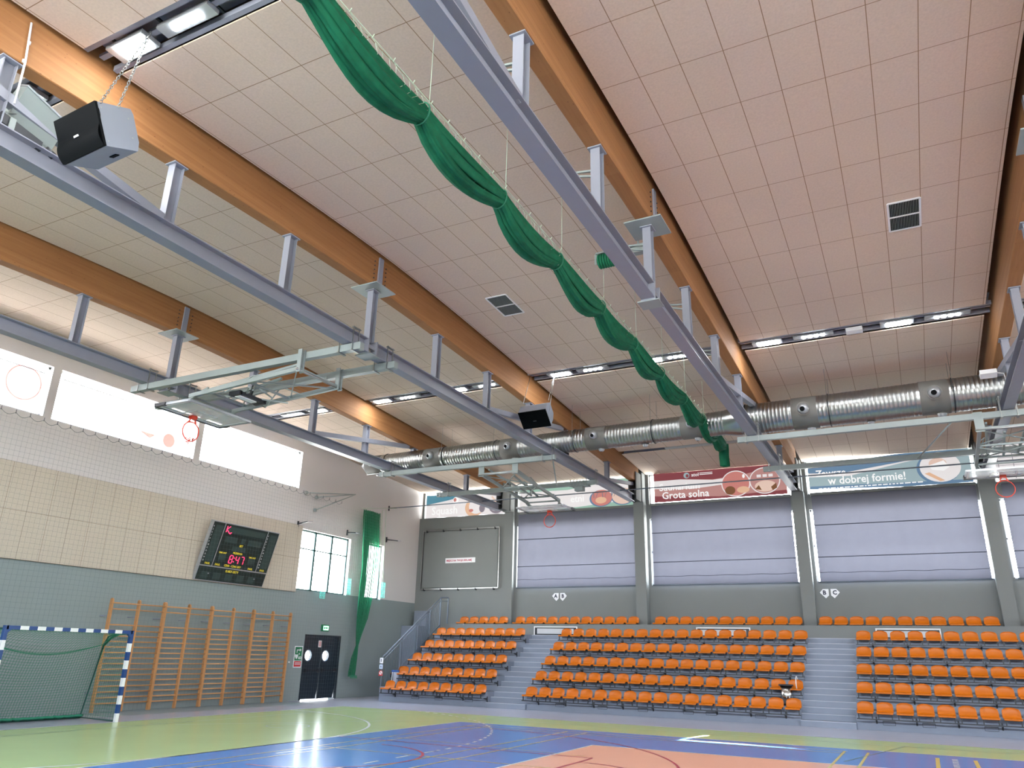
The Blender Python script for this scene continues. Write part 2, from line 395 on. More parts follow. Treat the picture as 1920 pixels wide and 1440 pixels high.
# basketball markings in red, futsal in dark green
arc(-12.4, 0, 1.8, -90, 90, .05, 6, z=.006); line((-14, 2.45), (-8.2, 2.45), .05, 6, .006); line((-8.2, 2.45), (-8.2, -2.45), .05, 6, .006)
arc(-12.4, 0, 6.25, -90, 90, .05, 6, z=.006, n=40); arc(-8.2, 0, 1.8, -90, 90, .05, 6, z=.006); arc(0, 0, 1.8, 0, 360, .05, 6, z=.006, n=48)
line((-3, -4.5), (-3, 4.5), .05, 6, .006)
line((-18.9, -9), (-18.9, 8.9), .03, 7, .006); line((-18.9, 8.9), (19, 8.9), .03, 7, .006)
line((-18.5, 2), (-13.2, 9.8), .03, 7, .006); line((-3.2, 9.2), (-4.2, 5), .03, 7, .006); line((2, 6), (-1.3, 9.4), .03, 7, .006)
arc(-16.4, 3.5, .5, 0, 300, .03, 7, z=.006)
struct(w, 'floor', [C_GREY, C_GREEN, C_BLUE, C_ORG, C_LW, C_LY, C_LR, C_LG, C_STRIP])

# ------------------------------------------------------------------ glulam beams
BL = ['glued timber roof beam nearest the left wall', 'glued timber roof beam, second from the left, behind the near loudspeaker',
      'glued timber roof beam in the middle, above the green curtain end', 'glued timber roof beam at the right edge of the photo',
      'glued timber roof beam further right', 'glued timber roof beam sixth from the left wall', 'glued timber roof beam nearest the right wall']
for i, x in enumerate(BEAMS):
    if i > 4: continue
    w = MB(); n = 44; y0, y1 = YN, 17.75
    P = []
    for k in range(n+1):
        y = y0+(y1-y0)*k/n; zb, zt = z_beam(y), z_ceil(y)+.6
        if k == n: zb += .10
        c = .012
        P.append([(x-.13+c, y, zb), (x+.13-c, y, zb), (x+.13, y, zb+c), (x+.13, y, zt), (x-.13, y, zt), (x-.13, y, zb+c), (x-.13+c, y, zb)])
    for k in range(n):
        for j in range(6):
            w.add([P[k][j], P[k][j+1], P[k+1][j+1], P[k+1][j]], [(0, 1, 2, 3)])
    w.add(P[0][:6], [(5, 4, 3, 2, 1, 0)]); w.add(P[n][:6], [(0, 1, 2, 3, 4, 5)])
    root = empty('roof_beam', (x, 0, 9), BL[i], 'beam', 'curved timber roof beams')
    part(w, 'beam_body', M_GLU, root)
    # steel shoe and bracket on the column head
    b = MB(); b.box(x-.17, x-.135, 17.3, 18.05, 7.72, 8.85); b.box(x+.135, x+.17, 17.3, 18.05, 7.72, 8.85); b.box(x-.2, x+.2, 17.95, 18.4, 7.72, 8.95)
    part(b, 'column_head', M_WF, root)
    b = MB(); b.box(x-.15, x+.15, 17.55, 17.98, 7.95, 8.1); b.box(x-.15, x+.15, 17.55, 17.98, 7.75, 7.78); b.box(x-.012, x+.012, 17.55, 17.98, 7.78, 7.95)
    part(b, 'bearing_shoe', M_BLACK, root)
    # channel on the beam's side and plate at the ridge joint
    b = MB()
    for s in (-1, 1): b.box(x+s*.13-.035, x+s*.13+.035, -.07, .07, 9.12, z_ceil(0)-.02)
    part(b, 'joint_channel', M_STEEL, root)
    b = MB(); b.box(x-.34, x+.34, -.34, .34, 9.09, 9.115); part(b, 'joint_plate', M_LSTEEL, root)
    b = MB()
    for s in (-1, 1):
        for q in (-.2, .2):
            for k in range(6): b.tube([(x+s*.13, q, 9.2+k*.1), (x+s*.145, q, 9.2+k*.1)], .014, 6)
    part(b, 'bolts', M_BLACK, root)

# ------------------------------------------------------------------ steel rails on posts under the beams
RL = ['grey steel rail on posts nearest the left wall', 'grey steel rail on posts running past the near loudspeaker',
      'grey steel rail on posts in the middle, beside the green curtain', 'grey steel rail on posts at the right edge of the photo', 'grey steel rail on posts further right']
POSTS = [-10.4, -7.8, -5.15, -2.55, 0, 2.6, 5.15, 7.75, 10.55, 14.4]
for i, x in enumerate(BEAMS[:5]):
    root = empty('steel_rail', (x, 0, 7.75), RL[i], 'steel beam', 'steel rails under the roof beams')
    b = MB()
    b.ibeam((x, YN+.3, 7.76), (x, -.15, 7.76), .24, .30, .018); b.ibeam((x, .15, 7.76), (x, 17.2, 7.76), .24, .30, .018)
    b.box(x-.13, x+.13, -.16, -.13, 7.58, 7.93); b.box(x-.13, x+.13, .13, .16, 7.58, 7.93); b.box(x-.1, x+.1, -.13, .13, 7.72, 7.80)
    part(b, 'rail', M_STEEL, root)
    b = MB(); b.box(x-.19, x+.19, -.17, .17, 7.56, 7.58)
    part(b, 'splice_plate', M_LSTEEL, root)
    b = MB()
    for s in (-1, 1): b.tube([(x+s*.07, -.05, 7.60), (x+s*.07, -.05, 7.70)], .03, 8)
    part(b, 'splice_bolts', M_GALV, root)
    for y in POSTS:
        b = MB(); zt = z_beam(y)-.005 if y else 9.085
        b.ibeam((x, y, 7.91), (x, y, zt-.02), .15, .18, .012, up=(0, 1, 0))
        b.box(x-.11, x+.11, y-.13, y+.13, zt-.02, zt)
        part(b, 'post', M_STEEL, root)
    for sg in (-1, 1):
        b = MB(); b.bar((x, sg*5.25, 7.95), (x, sg*10.2, z_beam(10.2)-.02), .14, .14); part(b, 'brace', M_STEEL, root)
    b = MB(); b.bar((x, 14.5, 7.95), (x, 17.3, 8.35), .12, .12); part(b, 'brace', M_STEEL, root)

# ------------------------------------------------------------------ left wall: windows, panels, door
def window_left(n, y0, y1, z0, z1, m, mull=(), trans=()):
    b = MB(); t = .06; xa, xb = XL-.22, XL-.14
    b.box(xa, xb, y0, y1, z0, z0+t); b.box(xa, xb, y0, y1, z1-t, z1); b.box(xa, xb, y0, y0+t, z0, z1); b.box(xa, xb, y1-t, y1, z0, z1)
    for y in mull: b.box(xa, xb, y-.05, y+.05, z0, z1)
    for z in trans: b.box(xa, xb, y0, y1, z-.02, z+.02)
    o = struct(b, 'window_%d' % n, m)
    return o
M_GLASS = mat('window_glass', (1, 1, 1), .02, alpha=.12, var=0)
def glass(root, pts):
    b = MB(); b.poly(pts); return b.build('pane', M_GLASS, root)
for n, (y0, y1, z0, z1) in enumerate(hl[:4]):
    r = window_left(n+1, y0, y1, z0, z1, M_PVC)
    glass(r, [(XL-.2, y0, z0), (XL-.2, y1, z0), (XL-.2, y1, z1), (XL-.2, y0, z1)])
r = window_left(5, 10.38, 13.34, 3.83, 6.07, M_WFRAME, (11.37, 12.35), (5.37,)); glass(r, [(XL-.2, 10.38, 3.83), (XL-.2, 13.34, 3.83), (XL-.2, 13.34, 6.07), (XL-.2, 10.38, 6.07)])
r = window_left(6, 14.53, 15.62, 3.82, 6.08, M_WFRAME, (), ()); glass(r, [(XL-.2, 14.53, 3.82), (XL-.2, 15.62, 3.82), (XL-.2, 15.62, 6.08), (XL-.2, 14.53, 6.08)])
# washed-out banners hanging in the high left windows
M_WB = mat('pale_banner', (.93, .86, .84), .8, trans=.30); M_WB2 = mat('pale_banner_pink', (.90, .45, .40), .8, trans=.3)
WBL = ['washed-out banner in the high left-wall window nearest the camera', 'washed-out banner with a faint pink circle in the high left-wall window at the photo edge', 'long washed-out banner in the high left-wall window behind the near basketball hoop', 'washed-out banner in the high left-wall window nearest the far corner']
for n, (y0, y1, z0, z1) in enumerate(hl[:4]):
    b = MB(); b.box(XL-.105, XL-.1, y0+.12, y1-.15, z0+.1, z1-.22)
    root = empty('window_banner', (XL-.1, (y0+y1)/2, z0+.1), WBL[n], 'banner', 'banners in the left wall windows')
    part(b, 'banner_sheet', M_WB, root)
    b = MB()
    if n == 1: b.disc((XL-.096, -.75, 8.3), (1, 0, 0), .48, r2=.44, k=32)
    elif n == 2: b.disc((XL-.096, 4.0, 7.9), (1, 0, 0), .22); b.poly([(XL-.096, 2.9, 7.95), (XL-.096, 3.5, 7.95), (XL-.096, 3.3, 7.8)])
    else: b.disc((XL-.096, y1-1.2, 8.2), (1, 0, 0), .3, r2=.27, k=24)
    part(b, 'printed_picture', M_WB2, root)
    b = MB(); b.tube([(XL-.1, y0+.1, z1-.22), (XL-.1, y1-.12, z1-.22)], .012, 6); part(b, 'banner_rod', M_BLACK, root)

b = MB(); b.box(XL+.003, XL+.07, YN+.01, 10.35, 3.74, 6.16)
o = b.build('acoustic_panelling', M_WPAN); tag(o, 'band of beige acoustic wall panels behind the scoreboard on the left wall', 'wall panel')

# double door with porthole windows
root = empty('double_door', (XL, 12.2, 0), 'dark steel double door with two round bright windows in the left wall', 'door')
b = MB(); b.box(XL-.2, XL+.02, 11.2, 11.27, 0, 2.28); b.box(XL-.2, XL+.02, 13.18, 13.25, 0, 2.28); b.box(XL-.2, XL+.02, 11.27, 13.18, 2.2, 2.28)
part(b, 'door_frame', M_DOOR, root)
def leaf(y0, y1, yc, zc, r):
    b = MB(); K = 32; xa, xb = XL-.09, XL-.03
    z0, z1 = .03, 2.2
    for xx, fl in ((xb, 1), (xa, -1)):
        rg = [(xx, yc+r*math.cos(2*PI*k/K), zc+r*math.sin(2*PI*k/K)) for k in range(K)]
        def outer(k):
            t = 2*PI*k/K; c, s = math.cos(t), math.sin(t)
            ty = ((y1-yc)/c if c > 1e-6 else (y0-yc)/c if c < -1e-6 else 1e9); tz = ((z1-zc)/s if s > 1e-6 else (z0-zc)/s if s < -1e-6 else 1e9)
            t_ = min(ty, tz); return (xx, yc+t_*c, zc+t_*s)
        og = [outer(k) for k in range(K)]
        for k in range(K):
            q = [rg[k], og[k], og[(k+1) % K], rg[(k+1) % K]]
            b.poly(q if fl > 0 else q[::-1])
        for cy, cz in ((y0, z0), (y0, z1), (y1, z0), (y1, z1)):   # corner wedges
            best = sorted(og, key=lambda p: (p[1]-cy)**2+(p[2]-cz)**2)[:2]
            b.poly([best[0], (xx, cy, cz), best[1]])
    b.box(xa, xb, y0, y0+.01, z0, z1); b.box(xa, xb, y1-.01, y1, z0, z1); b.box(xa, xb, y0, y1, z1-.01, z1); b.box(xa, xb, y0, y1, z0, z0+.01)
    d = part(b, 'door_leaf', M_DOOR, root)
    b = MB(); b.disc((XL-.028, yc, zc), (1, 0, 0), r+.045, r2=r, k=32); b.tube([(XL-.03, yc+(r+.02)*math.cos(2*PI*k/24), zc+(r+.02)*math.sin(2*PI*k/24)) for k in range(24)], .022, 6, closed=True); part(b, 'window_ring', M_RAIL, d)
    b = MB(); b.disc((XL-.06, yc, zc), (1, 0, 0), r, k=32); part(b, 'pane', M_GLASS, d)
    b = MB(); b.bar((XL+.05, y0+.1, 1.02), (XL+.05, y1-.1, 1.02), .04, .05); b.box(XL-.03, XL+.07, y0+.06, y0+.14, .95, 1.1); b.box(XL-.03, XL+.07, y1-.14, y1-.06, .95, 1.1)
    part(b, 'panic_bar', M_BLACK, d)
leaf(11.28, 12.2, 11.5, 1.54, .17); leaf(12.22, 13.17, 12.47, 1.54, .17)
b = MB(); b.box(XL-.028, XL-.022, 12.02, 12.18, 1.84, 2.08); s = part(b, 'notice', M_SIGNW, root)
b = MB(); b.box(XL-.022, XL-.019, 12.035, 12.165, 1.86, 2.06); part(b, 'notice_print', mat('faded_red', (.55, .3, .3), .6), s)
portal((XL-.3, 11.5, 1.54), .4, .4, (1, 0, 0)); portal((XL-.3, 12.47, 1.54), .4, .4, (1, 0, 0))

root = empty('exit_sign', (XL, 12.25, 2.48), 'small green lit exit sign on the wall above the double door', 'exit sign')
b = MB(); b.box(XL, XL+.06, 12.03, 12.43, 2.42, 2.66); part(b, 'sign_box', M_SIGNG, root)
b = MB(); b.box(XL+.06, XL+.064, 12.1, 12.4, 2.46, 2.62); part(b, 'lit_face', M_EXIT, root)
b = MB(); b.box(XL+.064, XL+.067, 12.14, 12.2, 2.5, 2.58); b.poly([(XL+.066, 12.22, 2.52), (XL+.066, 12.3, 2.52), (XL+.066, 12.3, 2.5), (XL+.066, 12.36, 2.54), (XL+.066, 12.3, 2.58), (XL+.066, 12.3, 2.56), (XL+.066, 12.22, 2.56)]); part(b, 'pictogram', M_SIGNG, root)

root = empty('defibrillator_sign', (XL, 10.98, 1.2), 'green and white defibrillator arrow sign left of the double door', 'sign')
b = MB(); b.box(XL, XL+.01, 10.72, 11.14, 1.12, 1.86); part(b, 'sign_plate', M_SIGNW, root)
b = MB(); b.box(XL+.01, XL+.013, 10.75, 11.11, 1.36, 1.83); part(b, 'green_field', M_SIGNG, root)
b = MB(); b.box(XL+.01, XL+.013, 10.75, 11.11, 1.15, 1.34); part(b, 'red_field', M_SIGNR, root)
X_ = XL+.0145
b = MB(); b.box(X_, X_+.002, 10.83, 10.86, 1.62, 1.74); b.box(X_, X_+.002, 10.83, 11.0, 1.71, 1.74); b.poly([(X_+.002, 10.98, 1.67), (X_+.002, 11.07, 1.725), (X_+.002, 10.98, 1.78)])
b.poly([(X_+.002, 10.84, 1.4), (X_+.002, 10.92, 1.5), (X_+.002, 10.92, 1.56), (X_+.002, 10.88, 1.58), (X_+.002, 10.84, 1.55), (X_+.002, 10.80, 1.58), (X_+.002, 10.76, 1.56), (X_+.002, 10.76, 1.5)])
b.box(X_, X_+.002, 10.965, 10.985, 1.56, 1.62); b.box(X_, X_+.002, 10.945, 11.005, 1.58, 1.60)
part(b, 'arrow_and_heart', M_SIGNW, root)
text_part('AED', .13, (X_+.001, 10.93, 1.41), (0, 1, 0), (0, 0, 1), M_SIGNW, root, bold=.003, sx=.7)
b = MB(); b.box(X_, X_+.002, 10.79, 11.07, 1.27, 1.29); b.box(X_, X_+.002, 10.79, 11.07, 1.22, 1.24); part(b, 'small_print', M_SIGNW, root)
b = MB(); b.box(XL, XL+.02, 10.46, 10.52, 1.28, 1.33); tag(b.build('light_switch', M_SIGNW), 'small white switch on the wall beside the wall bars', 'switch')

# ------------------------------------------------------------------ scoreboard, tilted forward
sb = empty('scoreboard', (-22.9, 7.1, 3.7), 'large black electronic scoreboard on the beige wall panels showing 8:47', 'scoreboard')
O = Vector((-22.88, 5.62, 3.75)); Ux = Vector((0, 1, 0)); Uy = Vector((.52, 0, 1.84)).normalized(); Un = Ux.cross(Uy).normalized(); WS, HS = 2.98, 1.92
def q(u, v, n=0): return O+Ux*u+Uy*v+Un*n
def plate(b, u0, u1, v0, v1, n0, n1, mi=0): b.obox(q((u0+u1)/2, (v0+v1)/2, (n0+n1)/2), Ux*(u1-u0)/2, Uy*(v1-v0)/2, Un*(n1-n0)/2, mi)
b = MB(); plate(b, 0, WS, 0, HS, -.12, 0); part(b, 'case', M_ALU, sb)
b = MB()
plate(b, .04, WS-.03, .03, .46, 0, .006); plate(b, .04, .5, .50, HS-.03, 0, .006); plate(b, .53, 2.42, .50, HS-.03, 0, .006); plate(b, 2.45, WS-.03, .50, HS-.03, 0, .006)
part(b, 'black_panel', M_LEDOFF, sb)
for u0, u1, v0, v1 in ((.6, 2.35, 1.62, 1.82), (.7, 1.2, 1.3, 1.5), (1.7, 2.3, 1.3, 1.5), (1.38, 1.55, 1.33, 1.5), (1.1, 1.7, 1.06, 1.2), (.68, .95, .72, .9), (1.95, 2.25, .72, .9), (.2, .5, .08, .3), (.7, 1.0, .08, .3), (1.2, 1.5, .08, .3), (1.7, 2.0, .08, .3), (2.2, 2.5, .08, .3), (.16, .46, .62, 1.8), (2.58, 2.9, .62, 1.8)):
    b = MB(); plate(b, u0, u1, v0, v1, .006, .008); part(b, 'unlit_display', M_LEDCELL, sb)
b = MB()
plate(b, .505, .53, .49, HS-.02, 0, .012); plate(b, 2.42, 2.445, .49, HS-.02, 0, .012); plate(b, .02, WS-.02, .465, .49, 0, .012)
part(b, 'divider_strips', M_ALU, sb)
def seg7(b, u, v, wd, h, code, t=.022):
    S7 = {'a': (0, h, wd, h), 'b': (wd, h/2, wd, h), 'c': (wd, 0, wd, h/2), 'd': (0, 0, wd, 0), 'e': (0, 0, 0, h/2), 'f': (0, h/2, 0, h), 'g': (0, h/2, wd, h/2)}
    for c in code:
        x0, y0, x1, y1 = S7[c]; p = q(u+x0, v+y0, .014); r = q(u+x1, v+y1, .014); d = (r-p).normalized()
        b.bar(p+d*.012, r-d*.012, t, .006, up=Un)
b = MB(); seg7(b, 1.13, .66, .13, .25, 'abcdefg'); seg7(b, 1.4, .66, .13, .25, 'bcfg'); seg7(b, 1.62, .66, .13, .25, 'abc')
for v in (.72, .84): plate(b, 1.315, 1.34, v-.015, v+.015, .01, .016)
part(b, 'red_digits', M_LEDRED, sb)
b = MB()
for p, r in (((.62, 1.62), (.62, 1.82)), ((.62, 1.71), (.74, 1.82)), ((.62, 1.71), (.75, 1.62)), ((.72, 1.62), (.82, 1.58)), ((.78, 1.6), (.86, 1.63))): b.bar(q(*p, .014), q(*r, .014), .02, .006, up=Un)
part(b, 'red_letter', M_LEDRED, sb)
for tx, u, v, sz in (('SET', 1.37, 1.22, .10), ('PRZERWA', 1.2, .97, .09), ('TIME OUT', .62, .93, .07), ('TIME OUT', 1.93, .91, .07), ('FAUL', .2, .53, .09), ('FAUL', .62, .53, .09), ('FAUL', 2.05, .53, .09), ('FAUL', 2.6, .53, .09), ('CZAS - CZAS GRY', 1.0, .535, .09), ('KARY-SETY', 1.15, .35, .11)):
    text_part(tx, sz, q(u, v, .01), Ux, Uy, M_YEL, sb, bold=.002)
for k in range(12):
    for u, col in ((.06, k), (2.47, k)):
        text_part(str([4, 5, 6, 7, 8, 9, 10, 11, 12, 13, 14, 15][11-k]), .075, q(u, .62+k*.1, .01), Ux, Uy, M_SIGNW, sb, sx=.8)
b = MB()
for y in (6.1, 8.1): b.bar((-22.98, y, 3.9), (-22.8, y, 4.0), .05, .05); b.bar((-22.95, y, 5.3), (-22.45, y, 5.3), .05, .05)
part(b, 'wall_bracket', M_STEEL, sb)

# ------------------------------------------------------------------ wall bars (four units)
WBN = ['wooden wall bars partly behind the goal net, nearest of the four units', 'wooden wall bars beside the goal post, second unit from the camera', 'wooden wall bars under the scoreboard, third unit from the camera', 'wooden wall bars nearest the double door']
XB = -22.6
rz = [2.85, 2.69, 2.27]+[2.12-.145*k for k in range(14)]
def wall_bars(y0):
    root = empty('wall_bars', (XB, y0+.9, .0), WBN[0], 'wall bars', 'wall bars along the left wall')
    for k in range(3):
        b = MB(); y = y0+.03+k*.88; b.box(XB-.05, XB+.06, y-.022, y+.022, .02, 2.93); b.tube([(XB, y-.022, 2.93), (XB, y+.022, 2.93)], .05, 10); part(b, 'upright', M_WOOD, root)
    for j, z in enumerate(rz):
        b = MB(); xx = XB+(.05 if j == 0 else 0); b.tube([(xx, y0+.02, z), (xx, y0+.9, z), (xx, y0+1.80, z)], .019, 8); part(b, 'rung', M_WOOD, root)
    for k in range(3):
        for z in (.5, 2.5):
            b = MB(); y = y0+.03+k*.88; b.bar((XB-.05, y, z), (XL, y, z), .018, .03); part(b, 'wall_bracket', M_STEEL, root)
    return root
wb = wall_bars(2.70)
for k in range(1, 4):
    c = copy_tree(wb); c.location.y += 1.795*k; c['label'] = WBN[k]

# ------------------------------------------------------------------ handball goal
root = empty('handball_goal', (-20, 0, 0), 'blue and white striped handball goal with green net in front of the wall bars', 'goal')
def striped(b, p, q_, n, first):
    p, q_ = Vector(p), Vector(q_)
    for k in range(n): b.bar(p+(q_-p)*k/n, p+(q_-p)*(k+1)/n, .08, .08, mi=(k+first) % 2)
for s in (-1, 1):
    b = MB(); striped(b, (-20, s*1.54, 0), (-20, s*1.54, 1.78), 9, 1); b.bar((-20, s*1.54, 1.78), (-20, s*1.54, 2.08), .081, .081, mi=0); b.bar((-20, s*1.54, 2.04), (-20, s*1.25, 2.04), .081, .081, mi=0)
    b.prism([(-20.04, s*1.5, 2.0), (-20.04, s*1.5, 1.93), (-20.04, s*1.43, 2.0)], (.08, 0, 0))
    part(b, 'goal_post', [M_BLUE, M_GWHITE], root)
b = MB(); striped(b, (-20, -1.25, 2.04), (-20, 1.25, 2.04), 13, 1); part(b, 'crossbar', [M_BLUE, M_GWHITE], root)
b = MB()
for s in (-1, 1): b.tube([(-20.04, s*1.5, 2.02), (-20.5, s*1.5, 2.02), (-20.8, s*1.52, 1.93), (-20.95, s*1.54, 1.75), (-21.45, s*1.62, .03), (-20.04, s*1.54, .03)], .022, 8)
b.tube([(-21.45, -1.62, .03), (-21.45, 1.62, .03)], .022, 8)
part(b, 'net_frame', mat('dark_green_tube', (.01, .06, .05), .5), root)
def net_surface(b, F, nu, nv, r, mi=0, n=3):
    for i in range(nu+1): b.tube([F(i/nu, j/12) for j in range(13)], r, n, mi, cap=False)
    for j in range(nv+1): b.tube([F(i/16, j/nv) for i in range(17)], r, n, mi, cap=False)
def back(u, v):
    y = (-1.54+3.08*u)*(1+.05*(1-v)); sag = .22*math.sin(PI*u)*v
    x = -21.45+.55*v**1.2+.06*math.sin(9*u)*(1-v); return (x, y, max(.03, .03+1.72*v-sag))
def topn(u, v):
    y = -1.5+3.0*u; return (-20.04-.86*v, y, 2.0-.25*v*v-(.12+.12*v)*math.sin(PI*u)*v)
b = MB(); net_surface(b, back, 46, 26, .0042); net_surface(b, topn, 42, 10, .0035)
for s in (-1, 1): net_surface(b, lambda u, v, s=s: (-20.04-(1.38-.5*v)*u, s*(1.54+.07*u*(1-v)), .03+(1.97-.22*u*u)*v), 14, 24, .0035)
part(b, 'goal_net', M_GNET, root)
b = MB()
b.tube([(-20.9, -1.52+3.04*k/20, 1.75-.26*math.sin(PI*k/20)) for k in range(21)], .012, 6)
for s in range(3): b.tube([(-21.5+.1*s+.05*math.sin(k*2.1+s), -1.7+3.3*k/40, .03+.02*s+.02*abs(math.sin(k*1.3+s))) for k in range(41)], .03, 6)
b.tube([(-20.9, 1.5, 1.72), (-20.6, 1.45, 1.9), (-20.3, 1.3, 1.95), (-20.1, 1.25, 1.98)], .03, 6)
part(b, 'net_rope', M_GNET, root)

# ------------------------------------------------------------------ protective net in front of the left wall
root = empty('ball_net', (-22.72, 3, 0), 'pale protective ball net hung in front of the whole left wall', 'net')
b = MB(); x = -22.42
ys = [YN+.2+k*.13 for k in range(int((13.3-YN)/.13))]
for y in ys: b.tube([(x+.02*math.sin(y*3), y, .05), (x+.02*math.sin(y*3+1), y, 3.5), (x, y, 7.18)], .0013, 3, cap=False)
for k in range(55):
    z = .08+k*.13; b.tube([(x+.01*math.sin(k+j), YN+.2+j*(13.2-YN)/40, z+.012*math.sin(j*1.1+k*.35)) for j in range(41)], .0015, 3, cap=False)
part(b, 'net_mesh', M_WNET, root, kind='stuff')
b = MB(); hs = [YN+.3+k*.37 for k in range(int((12-YN)/.37))]
for k in range(len(hs)-1):
    y0, y1 = hs[k], hs[k+1]; b.tube([(x, y0+(y1-y0)*t/6, 7.27-.09*math.sin(PI*t/6)) for t in range(7)], .006, 4, cap=False)
part(b, 'edge_rope', M_WNET, root)
b = MB()
for y in hs: b.bar((x, y, 7.24), (x, y, 7.34), .012, .012)
part(b, 'hooks', M_HOOK, root, kind='stuff'); ballnet = root

# gathered green net in the far left corner
root = empty('gathered_green_net', (-22.6, 14.2, .9), 'gathered green net hanging in a twisted column by the narrow corner window', 'net')
b = MB()
lev = [(7.3, 13.5, 14.65), (7.0, 13.5, 14.65), (6.0, 13.6, 14.75), (5.0, 13.68, 14.72), (4.0, 13.62, 14.6), (3.0, 13.62, 14.35), (2.3, 13.68, 14.02), (1.95, 13.72, 13.9), (1.5, 13.5, 13.88), (1.0, 13.4, 13.85), (.8, 13.4, 13.82)]
P = []
for z, a, c in lev: P.append([(-22.6+.05*math.sin(k*1.9+z*.4)*min(1, (c-a)), a+(c-a)*k/28, z+.02*math.sin(k*2.2)) for k in range(29)])
b.grid(P)
M_GN2 = mat('green_net_sheet', (.01, .20, .09), .8, alpha=.80, var=.4, scale=14, trans=.3)
part(b, 'net_cloth', M_GN2, root)
b = MB(); net_surface(b, lambda u, v: (-22.55+.04*math.sin(30*u), 13.5+1.15*u+.1*(1-v), 6.1+1.2*v), 14, 10, .006)
for k in range(9): b.tube([(-22.55, 13.42+k*.05, .85), (-22.5, 13.45+k*.05+.02, .72), (-22.55, 13.47+k*.05, .84)], .008, 4)
part(b, 'net_fringe', M_GNET, root)
b = MB(); b.tube([(-22.6, 13.35, 7.32), (-22.6, 15.8, 7.75)], .01, 5); b.tube([(-22.6, 14.75, 7.5), (-22.6, 14.95, 4.2)], .012, 5); b.tube([(-22.6, 15.0, 7.55), (-22.6, 15.2, 4.2)], .012, 5)
part(b, 'support_cord', M_CCORD, root)
# bright green loose netting seen against the window sills: part of the wall net
M_GC2 = mat('bright_green_cord', (.05, .5, .38), .6)
for n, (y0, z0) in enumerate(((13.05, 3.85), (15.35, 3.9), (11.55, 3.6))):
    b = MB(); hh = .62 if n < 2 else .3
    net_surface(b, lambda u, v, y0=y0, z0=z0, hh=hh: (-22.8, y0+.28*u, z0+hh*v), 4, int(hh/.09), .008)
    part(b, 'loose_netting', M_GC2, ballnet)
# net tensioners on the wall
TN = [((-22.6, 10.2, 6.28), (-22.98, 10.1, 6.2), (-22.4, 10.55, 6.32), 'small black net bracket above the left end of the wide wall window'),
      ((-22.6, 13.1, 6.28), (-22.98, 13.0, 6.3), (-22.4, 13.5, 6.25), 'small black net bracket above the right end of the wide wall window'),
      ((-22.6, 16.05, 6.35), (-22.98, 15.7, 6.38), (-22.4, 16.25, 6.35), 'small black net bracket beside the narrow corner window'),
      ((-22.6, 15.75, 7.75), (-22.98, 15.7, 7.76), (-22.4, 15.8, 7.77), 'small black wire anchor high on the wall near the far corner')]
for a, c, d, lb in TN:
    root = empty('net_bracket', a, lb, 'bracket')
    b = MB(); b.bar(c, a, .04, .04); b.bar((c[0]+.02, c[1], c[2]-.12), (c[0]+.02, c[1], c[2]+.1), .06, .03); part(b, 'arm', M_BLACK, root)
    b = MB(); b.tube([a, (Vector(a)+Vector(d))/2], .014, 6); part(b, 'pin', M_STEEL, root)
root = empty('folding_wall_frame', (-22.9, 12.3, 7.6), 'thin grey folded bracing rods on the left wall below the high windows', 'bracket')
for p, r in (((-22.4, 12.62, 7.75), (-22.9, 10.3, 7.42)), ((-22.4, 12.62, 7.75), (-22.9, 10.9, 7.35)), ((-22.4, 12.62, 7.75), (-22.9, 10.9, 6.85))):
    b = MB(); b.tube([p, r], .022, 6); b.box(r[0]-.06, r[0]+.03, r[1]-.05, r[1]+.05, r[2]-.06, r[2]+.06); part(b, 'rod', M_LSTEEL, root)

# ------------------------------------------------------------------ terraces and steps
TD, TH, Y0 = .75, .5, 13.3
SA = [(-20.98, -16.36, 'left'), (-14.83, -6.03, 'middle'), (-4.55, 9.0, 'right')]
for x0, x1, nm in SA:
    root = empty('terrace_block', ((x0+x1)/2, Y0, 0), 'grey concrete terrace steps carrying the %s block of orange seats' % nm, 'terrace', 'concrete seating terraces')
    b = MB()
    for k in range(5):
        xs = x0+(.10*k if nm == 'left' else 0); b.box(xs, x1, Y0+TD*k, (Y0+TD*(k+1)) if k < 4 else 17.35, 0, TH*(k+1))
    part(b, 'terrace_body', M_CONC, root)
    vl = {'left': [(-19.35, 0), (-18.35, 0), (-17.1, 0), (-18.8, 2)], 'middle': [(-13.6, 0), (-12.1, 0), (-10.75, 0), (-9.3, 0), (-8.6, 0), (-7.15, 0), (-12.6, 2), (-11.2, 2), (-9.75, 2), (-8.8, 2), (-7.2, 2)], 'right': [(-3.72, 0), (-2.75, 0), (-1.3, 0), (0.6, 0), (2.2, 0), (-3.7, 2), (-2.7, 2), (-1.2, 2), (.8, 2)]}[nm]
    for vx, k in vl:
        b = MB(); y = Y0+TD*k; zc = .2+TH*k
        b.box(vx-.16, vx+.16, y-.012, y, zc-.055, zc+.055, 1); b.box(vx-.15, vx+.15, y-.014, y-.012, zc-.045, zc+.045, 0); b.box(vx-.15, vx+.15, y-.02, y-.012, zc+.03, zc+.05, 1)
        part(b, 'vent_grille', [M_CONC, M_BLACK], root)
for x0, x1, nm in ((-16.36, -14.83, 'left'), (-6.03, -4.55, 'right')):
    root = empty('aisle_steps', ((x0+x1)/2, Y0, 0), 'grey concrete aisle steps on the %s between two seat blocks' % nm, 'steps', 'aisle steps through the stand')
    b = MB()
    for k in range(15): b.box(x0, x1, Y0+.25*k-(.12 if k < 1 else 0), Y0+.25*(k+1) if k < 14 else 17.35, 0, 2.5*(k+1)/15-.001*0)
    part(b, 'steps_body', M_CONC, root)
    b = MB()
    for k in range(15): y = Y0+.25*k-(.12 if k < 1 else 0); b.box(x0+.01, x1-.01, y-.006, y+.03, 2.5*(k+1)/15-.018, 2.5*(k+1)/15+.004)
    part(b, 'step_nosing', M_NOSE, root)
